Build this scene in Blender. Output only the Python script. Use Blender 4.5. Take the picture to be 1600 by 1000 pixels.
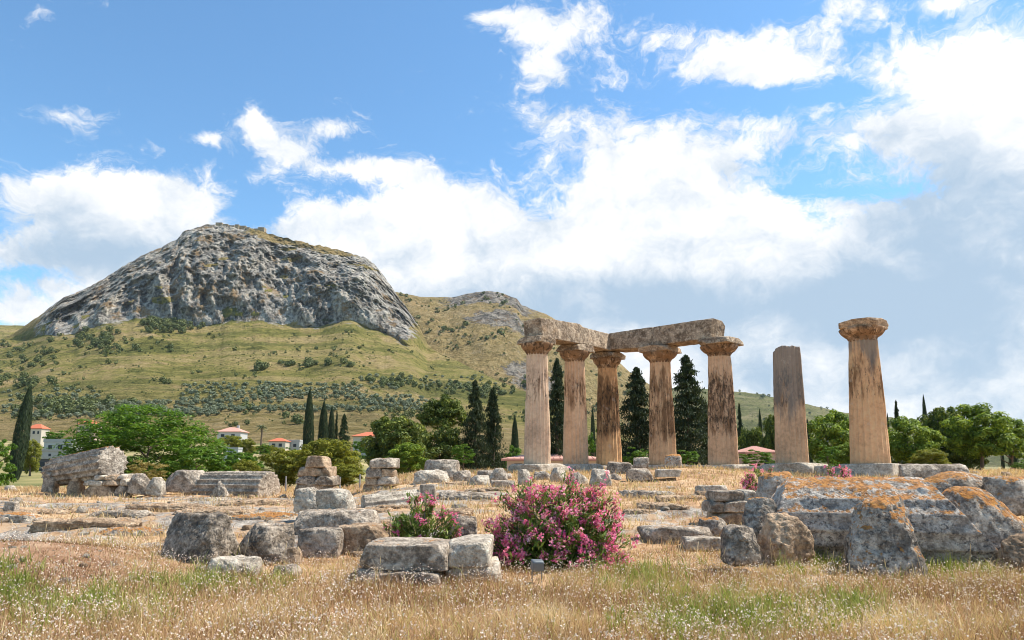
import bpy, math, random
import numpy as np
from mathutils import Vector, Euler

for o in list(bpy.data.objects): bpy.data.objects.remove(o)
SC = bpy.context.scene
COL = SC.collection
PI = math.pi
R = math.radians

# ------------------------------------------------------------------ camera
F = 1080.0; TP = 0.127; PITCH = math.atan(TP); CP, SP = math.cos(PITCH), math.sin(PITCH)
EZ = 1.7
cam = bpy.data.cameras.new('camera'); camo = bpy.data.objects.new('camera', cam); COL.objects.link(camo)
cam.sensor_width = 36.0; cam.lens = F / 1600 * 36.0; cam.shift_y = 89.0 / 1600
cam.clip_start = 0.1; cam.clip_end = 30000
camo.location = (0, 0, EZ); camo.rotation_euler = (PI / 2 + PITCH, 0, 0)
SC.camera = camo

def UV(px, py):
    """bearing x/y and rise z/y of a direction seen from the eye"""
    xc = (px - 800) / F; yc = (589 - py) / F
    yy = CP - yc * SP
    return xc / yy, (SP + yc * CP) / yy
def AT(px, py, d):
    u, v = UV(px, py)
    return Vector((u * d, d, EZ + v * d))

# ------------------------------------------------------------------ light and colour management
SC.view_settings.view_transform = 'Standard'; SC.view_settings.look = 'None'
SC.view_settings.exposure = 0.50; SC.view_settings.gamma = 1.0; SC.view_settings.use_curve_mapping = False
SUN_EL, SUN_AZ = R(56), R(76)           # azimuth clockwise from +Y (the viewing direction): right and a little behind the ruins
sun = bpy.data.lights.new('sun', 'SUN'); suno = bpy.data.objects.new('sun', sun); COL.objects.link(suno)
sun.energy = 5.0; sun.angle = R(0.55); sun.color = (1.0, 0.93, 0.82)
sdir = Vector((math.cos(SUN_EL) * math.sin(SUN_AZ), math.cos(SUN_EL) * math.cos(SUN_AZ), math.sin(SUN_EL)))
suno.rotation_euler = sdir.to_track_quat('Z', 'Y').to_euler(); suno.location = (40, 20, 80)
SC.cycles.max_bounces = 6; SC.cycles.diffuse_bounces = 3; SC.cycles.transparent_max_bounces = 8
SC.cycles.volume_bounces = 0
SC.cycles.use_denoising = True; SC.cycles.filter_width = 1.0; SC.cycles.pixel_filter_type = 'BLACKMAN_HARRIS'

class NT:
    """small helper to write node trees as expressions"""
    def __init__(s, tree): s.t = tree; s.n = tree.nodes; s.l = tree.links
    def put(s, sock, v):
        if v is None: return
        if isinstance(v, bpy.types.NodeSocket): s.l.new(v, sock)
        else: sock.default_value = v
    def node(s, typ, **kw):
        n = s.n.new(typ)
        for k, v in kw.items(): setattr(n, k, v)
        return n
    def m(s, op, a, b=None, c=None, clamp=False):
        n = s.node('ShaderNodeMath', operation=op, use_clamp=clamp)
        for i, v in enumerate((a, b, c)): s.put(n.inputs[i], v)
        return n.outputs[0]
    def vm(s, op, a, b=None, c=None):
        n = s.node('ShaderNodeVectorMath', operation=op)
        for i, v in enumerate((a, b, c)):
            if v is not None: s.put(n.inputs[i], v)
        return n.outputs['Value'] if op in ('DOT_PRODUCT', 'LENGTH') else n.outputs[0]
    def noise(s, vec, scale, detail=4, rough=0.55, dist=0.0, col=False):
        n = s.node('ShaderNodeTexNoise'); s.put(n.inputs['Vector'], vec)
        n.inputs['Scale'].default_value = scale; n.inputs['Detail'].default_value = detail
        n.inputs['Roughness'].default_value = rough; n.inputs['Distortion'].default_value = dist
        return n.outputs['Color' if col else 'Fac']
    def vor(s, vec, scale, feat='F1', out='Distance', rnd=1.0):
        n = s.node('ShaderNodeTexVoronoi', feature=feat); s.put(n.inputs['Vector'], vec)
        n.inputs['Scale'].default_value = scale; n.inputs['Randomness'].default_value = rnd
        return n.outputs[out]
    def step(s, v, a, b, lo=0.0, hi=1.0):
        n = s.node('ShaderNodeMapRange', interpolation_type='SMOOTHSTEP'); s.put(n.inputs[0], v)
        n.inputs[1].default_value = a; n.inputs[2].default_value = b; n.inputs[3].default_value = lo; n.inputs[4].default_value = hi
        return n.outputs[0]
    def mix(s, f, a, b, mode='MIX'):
        n = s.node('ShaderNodeMix', data_type='RGBA', blend_type=mode)
        s.put(n.inputs[0], f)
        for i, v in ((6, a), (7, b)):
            if isinstance(v, tuple) and len(v) == 3: v = v + (1.0,)
            s.put(n.inputs[i], v)
        return n.outputs[2]
    def ramp(s, f, stops):
        n = s.node('ShaderNodeValToRGB'); s.put(n.inputs[0], f); cr = n.color_ramp
        while len(cr.elements) < len(stops): cr.elements.new(0.5)
        for e, (p, c) in zip(cr.elements, stops): e.position = p; e.color = c + (1.0,)
        return n.outputs[0]
    def sep(s, v):
        n = s.node('ShaderNodeSeparateXYZ'); s.put(n.inputs[0], v); return n.outputs
    def comb(s, x, y, z):
        n = s.node('ShaderNodeCombineXYZ')
        for i, v in enumerate((x, y, z)): s.put(n.inputs[i], v)
        return n.outputs[0]
    def attr(s, name, out='Fac'):
        return s.node('ShaderNodeAttribute', attribute_name=name).outputs[out]

# ------------------------------------------------------------------ sky: Nishita with broken cumulus
world = bpy.data.worlds.new('World'); SC.world = world; world.use_nodes = True
W = NT(world.node_tree); W.n.clear()
sky = W.node('ShaderNodeTexSky', sky_type='NISHITA'); sky.sun_disc = False
sky.sun_elevation = SUN_EL; sky.sun_rotation = SUN_AZ; sky.altitude = 80; sky.air_density = 1.0; sky.dust_density = 0.15; sky.ozone_density = 1.6
D = W.node('ShaderNodeTexCoord').outputs['Generated']
dx, dy, dz = W.sep(D)
ysafe = W.m('MAXIMUM', dy, 0.06)
uv = W.comb(W.m('DIVIDE', dx, ysafe), W.m('DIVIDE', dz, ysafe), 0.0)
def blobs(lst, start):
    acc = start
    for (px, py, rx, ry, amp) in lst:
        u, v = UV(px, py)
        q = W.vm('MULTIPLY', W.vm('SUBTRACT', uv, (u, v, 0.0)), (F / rx, F / ry, 0.0))
        g = W.m('EXPONENT', W.m('MULTIPLY', W.vm('DOT_PRODUCT', q, q), -1.0))
        acc = W.m('MULTIPLY_ADD', g, amp, acc)
    return acc
CLOUDS = [(1000, 215, 210, 75, .75), (1050, 320, 260, 90, .85), (900, 400, 300, 70, .55), (1250, 400, 220, 80, .70), (1560, 400, 230, 290, 1.0), (1570, 110, 170, 130, .80), (1380, 215, 150, 50, .65), (1430, 120, 120, 60, .45),
          (1180, 110, 130, 34, .80), (1060, 60, 110, 40, .62), (1270, 60, 70, 50, .45), (860, 40, 90, 55, .85), (850, 110, 50, 40, .50), (1340, 10, 70, 30, .50), (760, 30, 60, 18, .60), (1480, 5, 60, 20, .5),
          (400, 190, 42, 40, .85), (450, 240, 55, 40, .85), (520, 200, 60, 24, .60), (610, 258, 80, 26, .80), (520, 262, 50, 18, .5), (330, 215, 45, 14, .50),
          (130, 300, 190, 45, 1.0), (230, 320, 110, 40, .85), (100, 180, 110, 30, .80), (130, 220, 60, 30, .55), (140, 400, 240, 80, 1.15), (540, 355, 110, 40, .95), (700, 320, 85, 60, .95), (760, 370, 110, 50, .75),
          (640, 430, 260, 55, .85), (15, 488, 60, 20, .8), (1000, 500, 700, 70, .9), (1400, 600, 500, 140, 1.0), (1000, 600, 900, 90, .9), (840, 190, 70, 50, .4), (230, 230, 40, 12, .45),
          (420, 60, 330, 110, -.35), (700, 190, 50, 80, -.30), (1040, 150, 240, 14, -.35), (1320, 140, 70, 26, -.30), (430, 320, 50, 26, -.40), (640, 370, 40, 16, -.40), (40, 425, 60, 14, -.55), (1310, 300, 90, 9, -.55), (720, 265, 40, 14, -.3)]
front = W.step(dy, 0.02, 0.2)
warp = W.vm('MULTIPLY', W.vm('SUBTRACT', W.noise(D, 9.0, 4, 0.6, col=True), (.5, .5, .5)), (.12, .12, .09))
Dw = W.vm('MULTIPLY', W.vm('ADD', D, warp), (1.0, 1.0, 1.5))
n1 = W.noise(Dw, 6.0, 8, 0.62)
n2 = W.noise(Dw, 19.0, 7, 0.68)
fb = W.m('ADD', W.m('MULTIPLY', W.m('SUBTRACT', n1, 0.5), 2.7), W.m('MULTIPLY', W.m('SUBTRACT', n2, 0.5), 1.5))
bias = W.m('ADD', W.m('MULTIPLY', W.m('SUBTRACT', blobs(CLOUDS, -0.40), -0.20), front), -0.20)
dens = W.m('ADD', bias, fb)
thin = W.m('ADD', W.m('MULTIPLY', W.noise(W.vm('MULTIPLY', Dw, (1., 1., 2.2)), 12., 8, .72, .6), 1.0), W.m('MULTIPLY', bias, .22))
alpha = W.m('MAXIMUM', W.step(dens, -0.10, 0.40), W.m('MULTIPLY', W.step(thin, .50, .72), .55))
GREY = [(1520, 400, 230, 150, .80), (1250, 470, 330, 60, .55), (900, 480, 400, 50, .75), (150, 400, 210, 50, .80), (1470, 240, 90, 60, .30), (90, 320, 60, 26, .30),
        (1450, 570, 330, 80, .45), (960, 225, 110, 50, .15), (1570, 60, 200, 120, -.7), (1250, 350, 90, 50, -.35), (820, 240, 60, 60, -.3)]
gb = W.m('MULTIPLY', blobs(GREY, 0.02), front)
sh = W.m('SUBTRACT', W.noise(W.vm('ADD', Dw, (.035, .0, .055)), 6.0, 8, 0.62), n1)        # denser towards the sun: this side is shaded
gs = W.m('ADD', gb, W.m('ADD', W.m('MULTIPLY', sh, 2.0), W.m('MULTIPLY', W.m('SUBTRACT', W.noise(Dw, 11., 7, 0.66), 0.48), 1.3)))
ccol = W.mix(W.step(gs, -0.34, 1.0), (6.7, 6.65, 6.6), (2.8, 3.65, 4.6))
skyc = W.mix(1.0, sky.outputs[0], (.88, 1.20, 1.30), 'MULTIPLY')
full = W.mix(W.m('MULTIPLY', alpha, 0.98), skyc, ccol)
bg = W.node('ShaderNodeBackground'); W.put(bg.inputs[0], full); bg.inputs[1].default_value = 0.12
W.l.new(bg.outputs[0], W.node('ShaderNodeOutputWorld').inputs[0])
world.cycles.sampling_method = 'MANUAL'; world.cycles.sample_map_resolution = 512

# ------------------------------------------------------------------ numpy noise
def _h(ix, iy, iz, s):
    h = (ix.astype(np.int64) * 374761393 + iy.astype(np.int64) * 668265263 + iz.astype(np.int64) * 2147483647 + s * 1274126177) & 0xFFFFFFFF
    h = ((h ^ (h >> 13)) * 1274126177) & 0xFFFFFFFF
    h = ((h ^ (h >> 16)) * 2246822519) & 0xFFFFFFFF
    return (h ^ (h >> 15))
def gnoise(x, y, z, seed=0):
    x, y, z = np.broadcast_arrays(np.asarray(x, float), np.asarray(y, float), np.asarray(z, float))
    ix, iy, iz = np.floor(x), np.floor(y), np.floor(z); fx, fy, fz = x - ix, y - iy, z - iz
    q = lambda t: t * t * t * (t * (t * 6 - 15) + 10)
    wx, wy, wz = q(fx), q(fy), q(fz); out = 0
    for a in (0, 1):
        for b in (0, 1):
            for c in (0, 1):
                h = _h(ix + a, iy + b, iz + c, seed)
                g = ((h & 1023) / 511.5 - 1) * (fx - a) + (((h >> 10) & 1023) / 511.5 - 1) * (fy - b) + (((h >> 20) & 1023) / 511.5 - 1) * (fz - c)
                out = out + g * (wx if a else 1 - wx) * (wy if b else 1 - wy) * (wz if c else 1 - wz)
    return out
def fbm(x, y, z=0.0, oct=4, gain=.5, seed=0, ridged=False):
    s = 0; a = 1.0; t = 0
    x = np.asarray(x, float); y = np.asarray(y, float); z = np.asarray(z, float)
    for k in range(oct):
        n = gnoise(x + 17.3 * k, y - 9.1 * k, z + 5.7 * k, seed + k)
        if ridged: n = 1 - 2.6 * np.abs(n)
        s = s + a * n; t += a; a *= gain; x = x * 2.03; y = y * 2.03; z = z * 2.03
    return s / t
def sstep(a, b, x):
    t = np.clip((x - a) / (b - a), 0, 1); return t * t * (3 - 2 * t)

# ------------------------------------------------------------------ mesh helpers
def mesh(name, V, faces, attrs=None, smooth=True):
    """faces: list of (n,k) index arrays"""
    me = bpy.data.meshes.new(name); V = np.asarray(V, np.float32)
    me.vertices.add(len(V)); me.vertices.foreach_set('co', V.ravel())
    faces = [np.asarray(f, np.int32) for f in faces if len(f)]
    idx = np.concatenate([f.ravel() for f in faces]); tot = np.concatenate([np.full(len(f), f.shape[1], np.int32) for f in faces])
    st = np.zeros(len(tot), np.int32); st[1:] = np.cumsum(tot)[:-1]
    me.loops.add(len(idx)); me.loops.foreach_set('vertex_index', idx)
    me.polygons.add(len(tot)); me.polygons.foreach_set('loop_start', st); me.polygons.foreach_set('loop_total', tot)
    me.polygons.foreach_set('use_smooth', np.full(len(tot), smooth, bool))
    for k, a in (attrs or {}).items():
        at = me.attributes.new(k, 'FLOAT', 'POINT'); at.data.foreach_set('value', np.asarray(a, np.float32))
    me.update(calc_edges=True); me.validate(clean_customdata=False)
    return me
def obj(name, me, mat=None, parent=None, loc=(0, 0, 0), rot=(0, 0, 0), label=None, cat=None, group=None, kind=None):
    o = bpy.data.objects.new(name, me); COL.objects.link(o)
    if mat is not None and me is not None:
        if not me.materials: me.materials.append(mat)
    o.parent = parent; o.location = loc; o.rotation_euler = rot
    if label: o['label'] = label
    if cat: o['category'] = cat
    if group: o['group'] = group
    if kind: o['kind'] = kind
    return o
def empty(name, loc, label, cat, group=None, rz=0.0):
    o = obj(name, None, None, None, loc, (0, 0, rz), label, cat, group); o.empty_display_size = 0.3
    return o
def grid_faces(nr, nc, wrap=False):
    i = np.arange(nr - 1)[:, None]; j = np.arange(nc if wrap else nc - 1)[None, :]
    j2 = (j + 1) % nc
    return np.stack([i * nc + j, i * nc + j2, (i + 1) * nc + j2, (i + 1) * nc + j], -1).reshape(-1, 4)
def box_np(x0, x1, y0, y1, z0, z1):
    V = np.array([(x, y, z) for z in (z0, z1) for y in (y0, y1) for x in (x0, x1)], float)
    Q = np.array([(0, 2, 3, 1), (4, 5, 7, 6), (0, 1, 5, 4), (1, 3, 7, 5), (3, 2, 6, 7), (2, 0, 4, 6)])
    return V, Q
def tube_np(pts, radii, n=7):
    P = np.array(pts, float); rr = np.array(radii, float); V = []
    for k in range(len(P)):
        t = P[min(k + 1, len(P) - 1)] - P[max(k - 1, 0)]; t /= np.linalg.norm(t) + 1e-9
        a = np.cross(t, (0.31, 0.93, 0.2)); a /= np.linalg.norm(a) + 1e-9; b = np.cross(t, a)
        th = np.arange(n) * 2 * PI / n
        V.append(P[k] + rr[k] * (np.cos(th)[:, None] * a + np.sin(th)[:, None] * b))
    return np.concatenate(V), grid_faces(len(P), n, True)
def join(parts):
    V = []; Q = []; o = 0
    for v, q in parts:
        V.append(v); Q.append(np.asarray(q) + o); o += len(v)
    return np.concatenate(V), np.concatenate(Q)

# ------------------------------------------------------------------ materials
def material(name):
    m = bpy.data.materials.new(name); m.use_nodes = True; t = NT(m.node_tree)
    b = m.node_tree.nodes['Principled BSDF']; b.inputs['Roughness'].default_value = 0.9; b.inputs['Specular IOR Level'].default_value = 0.2
    return m, t, b
def bump(t, b, h, strength=0.5, dist=0.02):
    n = t.node('ShaderNodeBump'); n.inputs['Strength'].default_value = strength; n.inputs['Distance'].default_value = dist
    t.put(n.inputs['Height'], h); t.l.new(n.outputs[0], b.inputs['Normal'])
def plain(name, col, rough=0.85, var=0.18, scale=3.0, metal=0.0):
    m, t, b = material(name); co = t.node('ShaderNodeTexCoord').outputs['Object']
    n = t.noise(co, scale, 6, 0.6)
    c = t.mix(n, tuple(x * (1 - var) for x in col), tuple(min(1, x * (1 + var)) for x in col))
    t.put(b.inputs['Base Color'], c); b.inputs['Roughness'].default_value = rough; b.inputs['Metallic'].default_value = metal
    return m
def stone_mat(name, light=(.50, .47, .42), dark=(.20, .185, .17), lichen=0.0, black=0.5, warm=(.44, .31, .20), warm_amt=0.3, scale=1.0):
    light = tuple(x * k for x, k in zip(light, (1.17, 1.10, .99))); dark = tuple(x * k for x, k in zip(dark, (1.28, 1.17, 1.02)))
    m, t, b = material(name)
    tc = t.node('ShaderNodeTexCoord'); co = tc.outputs['Object']
    co = t.vm('ADD', co, t.vm('MULTIPLY', t.comb(t.node('ShaderNodeObjectInfo').outputs['Random'], 0.3, 0.7), (41., 17., 9.)))
    big = t.noise(co, 1.5 * scale, 5, 0.6); med = t.noise(co, 4.5 * scale, 7, 0.7); fine = t.noise(co, 15 * scale, 5, 0.75)
    v = t.m('ADD', t.m('MULTIPLY', big, .25), t.m('ADD', t.m('MULTIPLY', med, .40), t.m('MULTIPLY', fine, .35)))
    c = t.ramp(v, [(.40, tuple(x * .62 for x in dark)), (.465, dark), (.52, tuple((a * .55 + d * .45) for a, d in zip(light, dark))), (.565, light), (.63, tuple(min(.8, x * 1.3) for x in light))])
    c = t.mix(t.m('MULTIPLY', t.step(t.noise(co, 2.3 * scale, 5, 0.62, .3), .52, .70), warm_amt), c, warm)
    blk = t.m('MULTIPLY', t.step(t.noise(co, 13 * scale, 6, 0.75, .4), .50, .60), t.step(t.noise(co, 2.0 * scale, 3), .38, .56))
    c = t.mix(t.m('MULTIPLY', blk, black), c, (.05, .05, .052))
    pale = t.step(t.noise(co, 9 * scale, 4, .7), .62, .70)
    c = t.mix(t.m('MULTIPLY', pale, .5), c, (.66, .60, .51))
    if lichen > 0:
        nz = t.sep(t.node('ShaderNodeNewGeometry').outputs['Normal'])[2]
        li = t.m('ADD', t.m('MULTIPLY', nz, .42), t.m('MULTIPLY', t.m('ADD', t.m('MULTIPLY', t.noise(co, 2.2 * scale, 8, .75), .6), t.m('MULTIPLY', t.noise(co, 11 * scale, 6, .7), .55)), 1.45))
        lm = t.step(li, 1.36 - lichen * .40, 1.48 - lichen * .40)
        lc = t.ramp(t.noise(co, 16 * scale, 4, .65), [(.35, (.20, .10, .03)), (.5, (.46, .175, .03)), (.66, (.56, .27, .06))])
        c = t.mix(t.m('MULTIPLY', lm, .85), c, lc)
    t.put(b.inputs['Base Color'], c); b.inputs['Roughness'].default_value = .93
    pits = t.step(t.vor(co, 14 * scale), .05, .40)
    hh = t.m('ADD', t.m('MULTIPLY', med, .9), t.m('ADD', t.m('MULTIPLY', fine, .35), t.m('MULTIPLY', pits, .18)))
    bump(t, b, hh, 1.0, .10)
    return m
MS = {
    'cap': stone_mat('lichen_capped_limestone', (.54, .50, .45), (.17, .155, .14), lichen=.82, black=.8, warm_amt=.15),
    'grey': stone_mat('grey_limestone', (.54, .48, .415), (.20, .176, .152), lichen=.12),
    'dark': stone_mat('dark_weathered_limestone', (.46, .40, .34), (.135, .118, .10), lichen=.22, black=.85),
    'pale': stone_mat('pale_limestone', (.62, .57, .50), (.30, .27, .235), black=.4, warm_amt=.15),
    'orange': stone_mat('lichen_limestone', (.56, .52, .48), (.24, .22, .20), lichen=1.0, black=.7, warm_amt=.2),
    'half': stone_mat('part_lichen_limestone', (.54, .495, .44), (.20, .18, .16), lichen=.62, black=.7, warm_amt=.25),
    'warm': stone_mat('warm_poros_stone', (.55, .42, .305), (.23, .17, .12), lichen=.15, black=.35, warm_amt=.6),
    'beam': stone_mat('architrave_stone', (.48, .395, .305), (.16, .125, .095), lichen=0, black=.45, warm=(.46, .30, .17), warm_amt=.45, scale=.8),
    'cement': stone_mat('stylobate_stone', (.58, .54, .48), (.32, .295, .26), lichen=0, black=.3, warm_amt=.15),
}
def column_mat(name, base, stain, black, grey_top, low_clean, off):
    """stained poros shaft; local z runs 0..6.4"""
    base = tuple(x * k for x, k in zip(base, (.98, .945, .90)))
    m, t, b = material(name)
    co0 = t.node('ShaderNodeTexCoord').outputs['Object']; co = t.vm('ADD', co0, (off, off * .7, off * 1.3))
    z = t.sep(co0)[2]
    st = t.vm('MULTIPLY', co, (1.0, 1.0, .26))
    med = t.noise(co, 5, 7, .66); fine = t.noise(co, 28, 5, .7); big = t.noise(co, .8, 4, .6)
    c = t.ramp(t.m('ADD', t.m('MULTIPLY', big, .5), t.m('MULTIPLY', med, .5)),
               [(.36, tuple(x * .66 for x in base)), (.5, base), (.64, tuple(min(.75, x * 1.22) for x in base))])
    mid = t.m('MULTIPLY', t.step(z, low_clean, low_clean + 1.3), t.step(z, 6.6, 4.6))
    s1 = t.m('ADD', t.noise(st, 2.4, 7, .66, .25), t.m('MULTIPLY', t.m('SUBTRACT', mid, .6), .20))
    c = t.mix(t.m('MULTIPLY', t.step(s1, .60 - stain * .22, .78 - stain * .22), .82), c, (.17, .088, .04))
    s2 = t.m('ADD', t.noise(t.vm('MULTIPLY', co, (1., 1., .4)), 5.0, 9, .76, .6), t.m('MULTIPLY', t.m('SUBTRACT', mid, .6), .20))
    c = t.mix(t.m('MULTIPLY', t.step(s2, .67 - black * .20, .80 - black * .20), .85), c, (.032, .024, .018))
    if grey_top > 0:
        g = t.m('ADD', t.m('MULTIPLY', z, .16), t.noise(st, 1.5, 6, .6))
        c = t.mix(t.m('MULTIPLY', t.step(g, 1.40 - grey_top * .5, 1.60 - grey_top * .5), .75), c, (.20, .185, .165))
    pale = t.step(t.noise(co, 2.1, 6, .62), .60, .68)
    c = t.mix(t.m('MULTIPLY', pale, .35), c, (.60, .47, .36))
    t.put(b.inputs['Base Color'], c)
    hh = t.m('ADD', t.m('MULTIPLY', med, 1.0), t.m('ADD', t.m('MULTIPLY', fine, .4), t.m('MULTIPLY', t.step(t.vor(co, 9), .04, .3), .25)))
    bump(t, b, hh, .75, .04)
    return m
def leaf_mat(name, stops, trans=.35, rough=.6):
    m = bpy.data.materials.new(name); m.use_nodes = True; t = NT(m.node_tree); t.n.clear()
    c = t.ramp(t.attr('rnd'), stops)
    d = t.node('ShaderNodeBsdfPrincipled'); t.put(d.inputs['Base Color'], c); d.inputs['Roughness'].default_value = rough; d.inputs['Specular IOR Level'].default_value = .25
    tr = t.node('ShaderNodeBsdfTranslucent'); t.put(tr.inputs[0], t.mix(1.0, c, (1.25, 1.2, .7), 'MULTIPLY'))
    mx = t.node('ShaderNodeMixShader'); mx.inputs[0].default_value = trans
    t.l.new(d.outputs[0], mx.inputs[1]); t.l.new(tr.outputs[0], mx.inputs[2])
    t.l.new(mx.outputs[0], t.node('ShaderNodeOutputMaterial').inputs[0])
    return m
ML = {
    'cypress': leaf_mat('cypress_foliage', [(0, (.016, .030, .013)), (.6, (.040, .060, .022)), (1, (.09, .115, .038))], .15),
    'pine': leaf_mat('pine_needles', [(0, (.045, .088, .013)), (.5, (.19, .28, .034)), (1, (.43, .50, .06))], .3),
    'darkpine': leaf_mat('dark_pine_needles', [(0, (.03, .056, .014)), (.5, (.12, .165, .030)), (1, (.32, .34, .055))], .25),
    'yellow': leaf_mat('yellow_green_needles', [(0, (.09, .11, .018)), (.5, (.24, .25, .034)), (1, (.42, .40, .06))], .38),
    'bright': leaf_mat('bright_green_leaves', [(0, (.03, .075, .010)), (.5, (.105, .21, .022)), (1, (.27, .41, .05))], .42, .45),
    'olive': leaf_mat('olive_leaves', [(0, (.09, .115, .06)), (.5, (.18, .21, .13)), (1, (.29, .32, .22))], .2),
    'bush': leaf_mat('hillside_bush_leaves', [(0, (.055, .08, .026)), (.6, (.13, .155, .055)), (1, (.22, .245, .09))], .2),
    'oleander': leaf_mat('oleander_leaves', [(0, (.045, .09, .018)), (.5, (.14, .21, .036)), (1, (.32, .37, .09))], .3, .45),
    'flower': leaf_mat('pink_petals', [(0, (.55, .07, .24)), (.4, (.84, .20, .40)), (.75, (.92, .42, .55)), (1, (.95, .68, .72))], .35, .6),
    'straw': leaf_mat('dry_grass_blades', [(0, (.17, .09, .048)), (.3, (.37, .22, .12)), (.65, (.59, .42, .24)), (.86, (.76, .62, .39)), (.90, (.26, .28, .065)), (1, (.46, .45, .13))], .3, .7),
    'weed': leaf_mat('green_weeds', [(0, (.12, .16, .03)), (.5, (.26, .31, .06)), (1, (.45, .47, .14))], .35, .6),
    'tuft': leaf_mat('white_seed_tufts', [(0, (.62, .44, .36)), (.5, (.78, .66, .58)), (1, (.84, .80, .74))], .25, .9),
    'dryweed': leaf_mat('dry_shrub_leaves', [(0, (.15, .12, .03)), (.5, (.33, .27, .08)), (1, (.50, .40, .16))], .3),
}
MBARK = plain('bark', (.16, .115, .08), .95, .4, 8)
MGREYBARK = plain('grey_bark', (.22, .19, .16), .95, .4, 8)
MPLASTER = plain('cream_plaster', (.52, .46, .37), .9, .1, .6)
MWHITE = plain('white_plaster', (.47, .46, .44), .9, .07, .6)
MPINK = plain('pink_plaster', (.58, .42, .34), .9, .1, .6)
MGREYW = plain('grey_render', (.40, .39, .37), .9, .15, .8)
MTILE = plain('red_roof_tiles', (.52, .16, .085), .85, .22, 4)
MPTILE = plain('faded_pink_roof_tiles', (.58, .31, .24), .85, .15, 4)
MSHEET = plain('weathered_sheet_roof', (.40, .37, .33), .8, .2, 3)
MWIN = plain('dark_window', (.035, .04, .05), .25, .2, 2)
MDARKWOOD = plain('dark_boards', (.09, .085, .085), .9, .3, 3)
MMETAL = plain('grey_painted_metal', (.17, .185, .19), .55, .12, 9, .3)
MPOST = plain('galvanised_post', (.33, .33, .32), .6, .2, 9, .4)

# ground
def ground_mat():
    m, t, b = material('dry_ground'); co = t.node('ShaderNodeTexCoord').outputs['Object']
    n1 = t.noise(co, .35, 6, .62); n2 = t.noise(co, 2.6, 7, .68); n3 = t.noise(co, 22, 5, .7)
    v = t.m('ADD', t.m('MULTIPLY', n1, .4), t.m('ADD', t.m('MULTIPLY', n2, .42), t.m('MULTIPLY', n3, .22)))
    soil = t.ramp(v, [(.40, (.16, .09, .048)), (.47, (.36, .205, .105)), (.53, (.52, .33, .18)), (.62, (.64, .47, .29))])
    rv = t.m('ADD', t.m('MULTIPLY', n2, .6), t.m('MULTIPLY', n3, .42))
    rock = t.ramp(rv, [(.40, (.07, .06, .05)), (.48, (.21, .18, .15)), (.54, (.36, .31, .25)), (.62, (.54, .47, .39))])
    rock = t.mix(t.m('MULTIPLY', t.step(t.noise(co, 1.4, 5, .6), .48, .62), .8), rock, (.46, .29, .155))
    k = t.m('ADD', t.attr('rock'), t.m('MULTIPLY', t.m('SUBTRACT', n2, .5), .9))
    c = t.mix(t.step(k, .38, .55), soil, rock)
    c = t.mix(t.m('MULTIPLY', t.attr('bank'), .8), c, t.ramp(v, [(.40, (.10, .05, .028)), (.5, (.27, .145, .08)), (.6, (.42, .26, .16))]))
    far = t.noise(co, .03, 5, .6)
    fc = t.ramp(far, [(.38, (.10, .12, .035)), (.5, (.27, .23, .09)), (.62, (.40, .31, .16))])
    c = t.mix(t.attr('far'), c, fc)
    t.put(b.inputs['Base Color'], c)
    bump(t, b, t.m('ADD', n2, t.m('MULTIPLY', n3, .5)), .9, .06)
    return m
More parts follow.
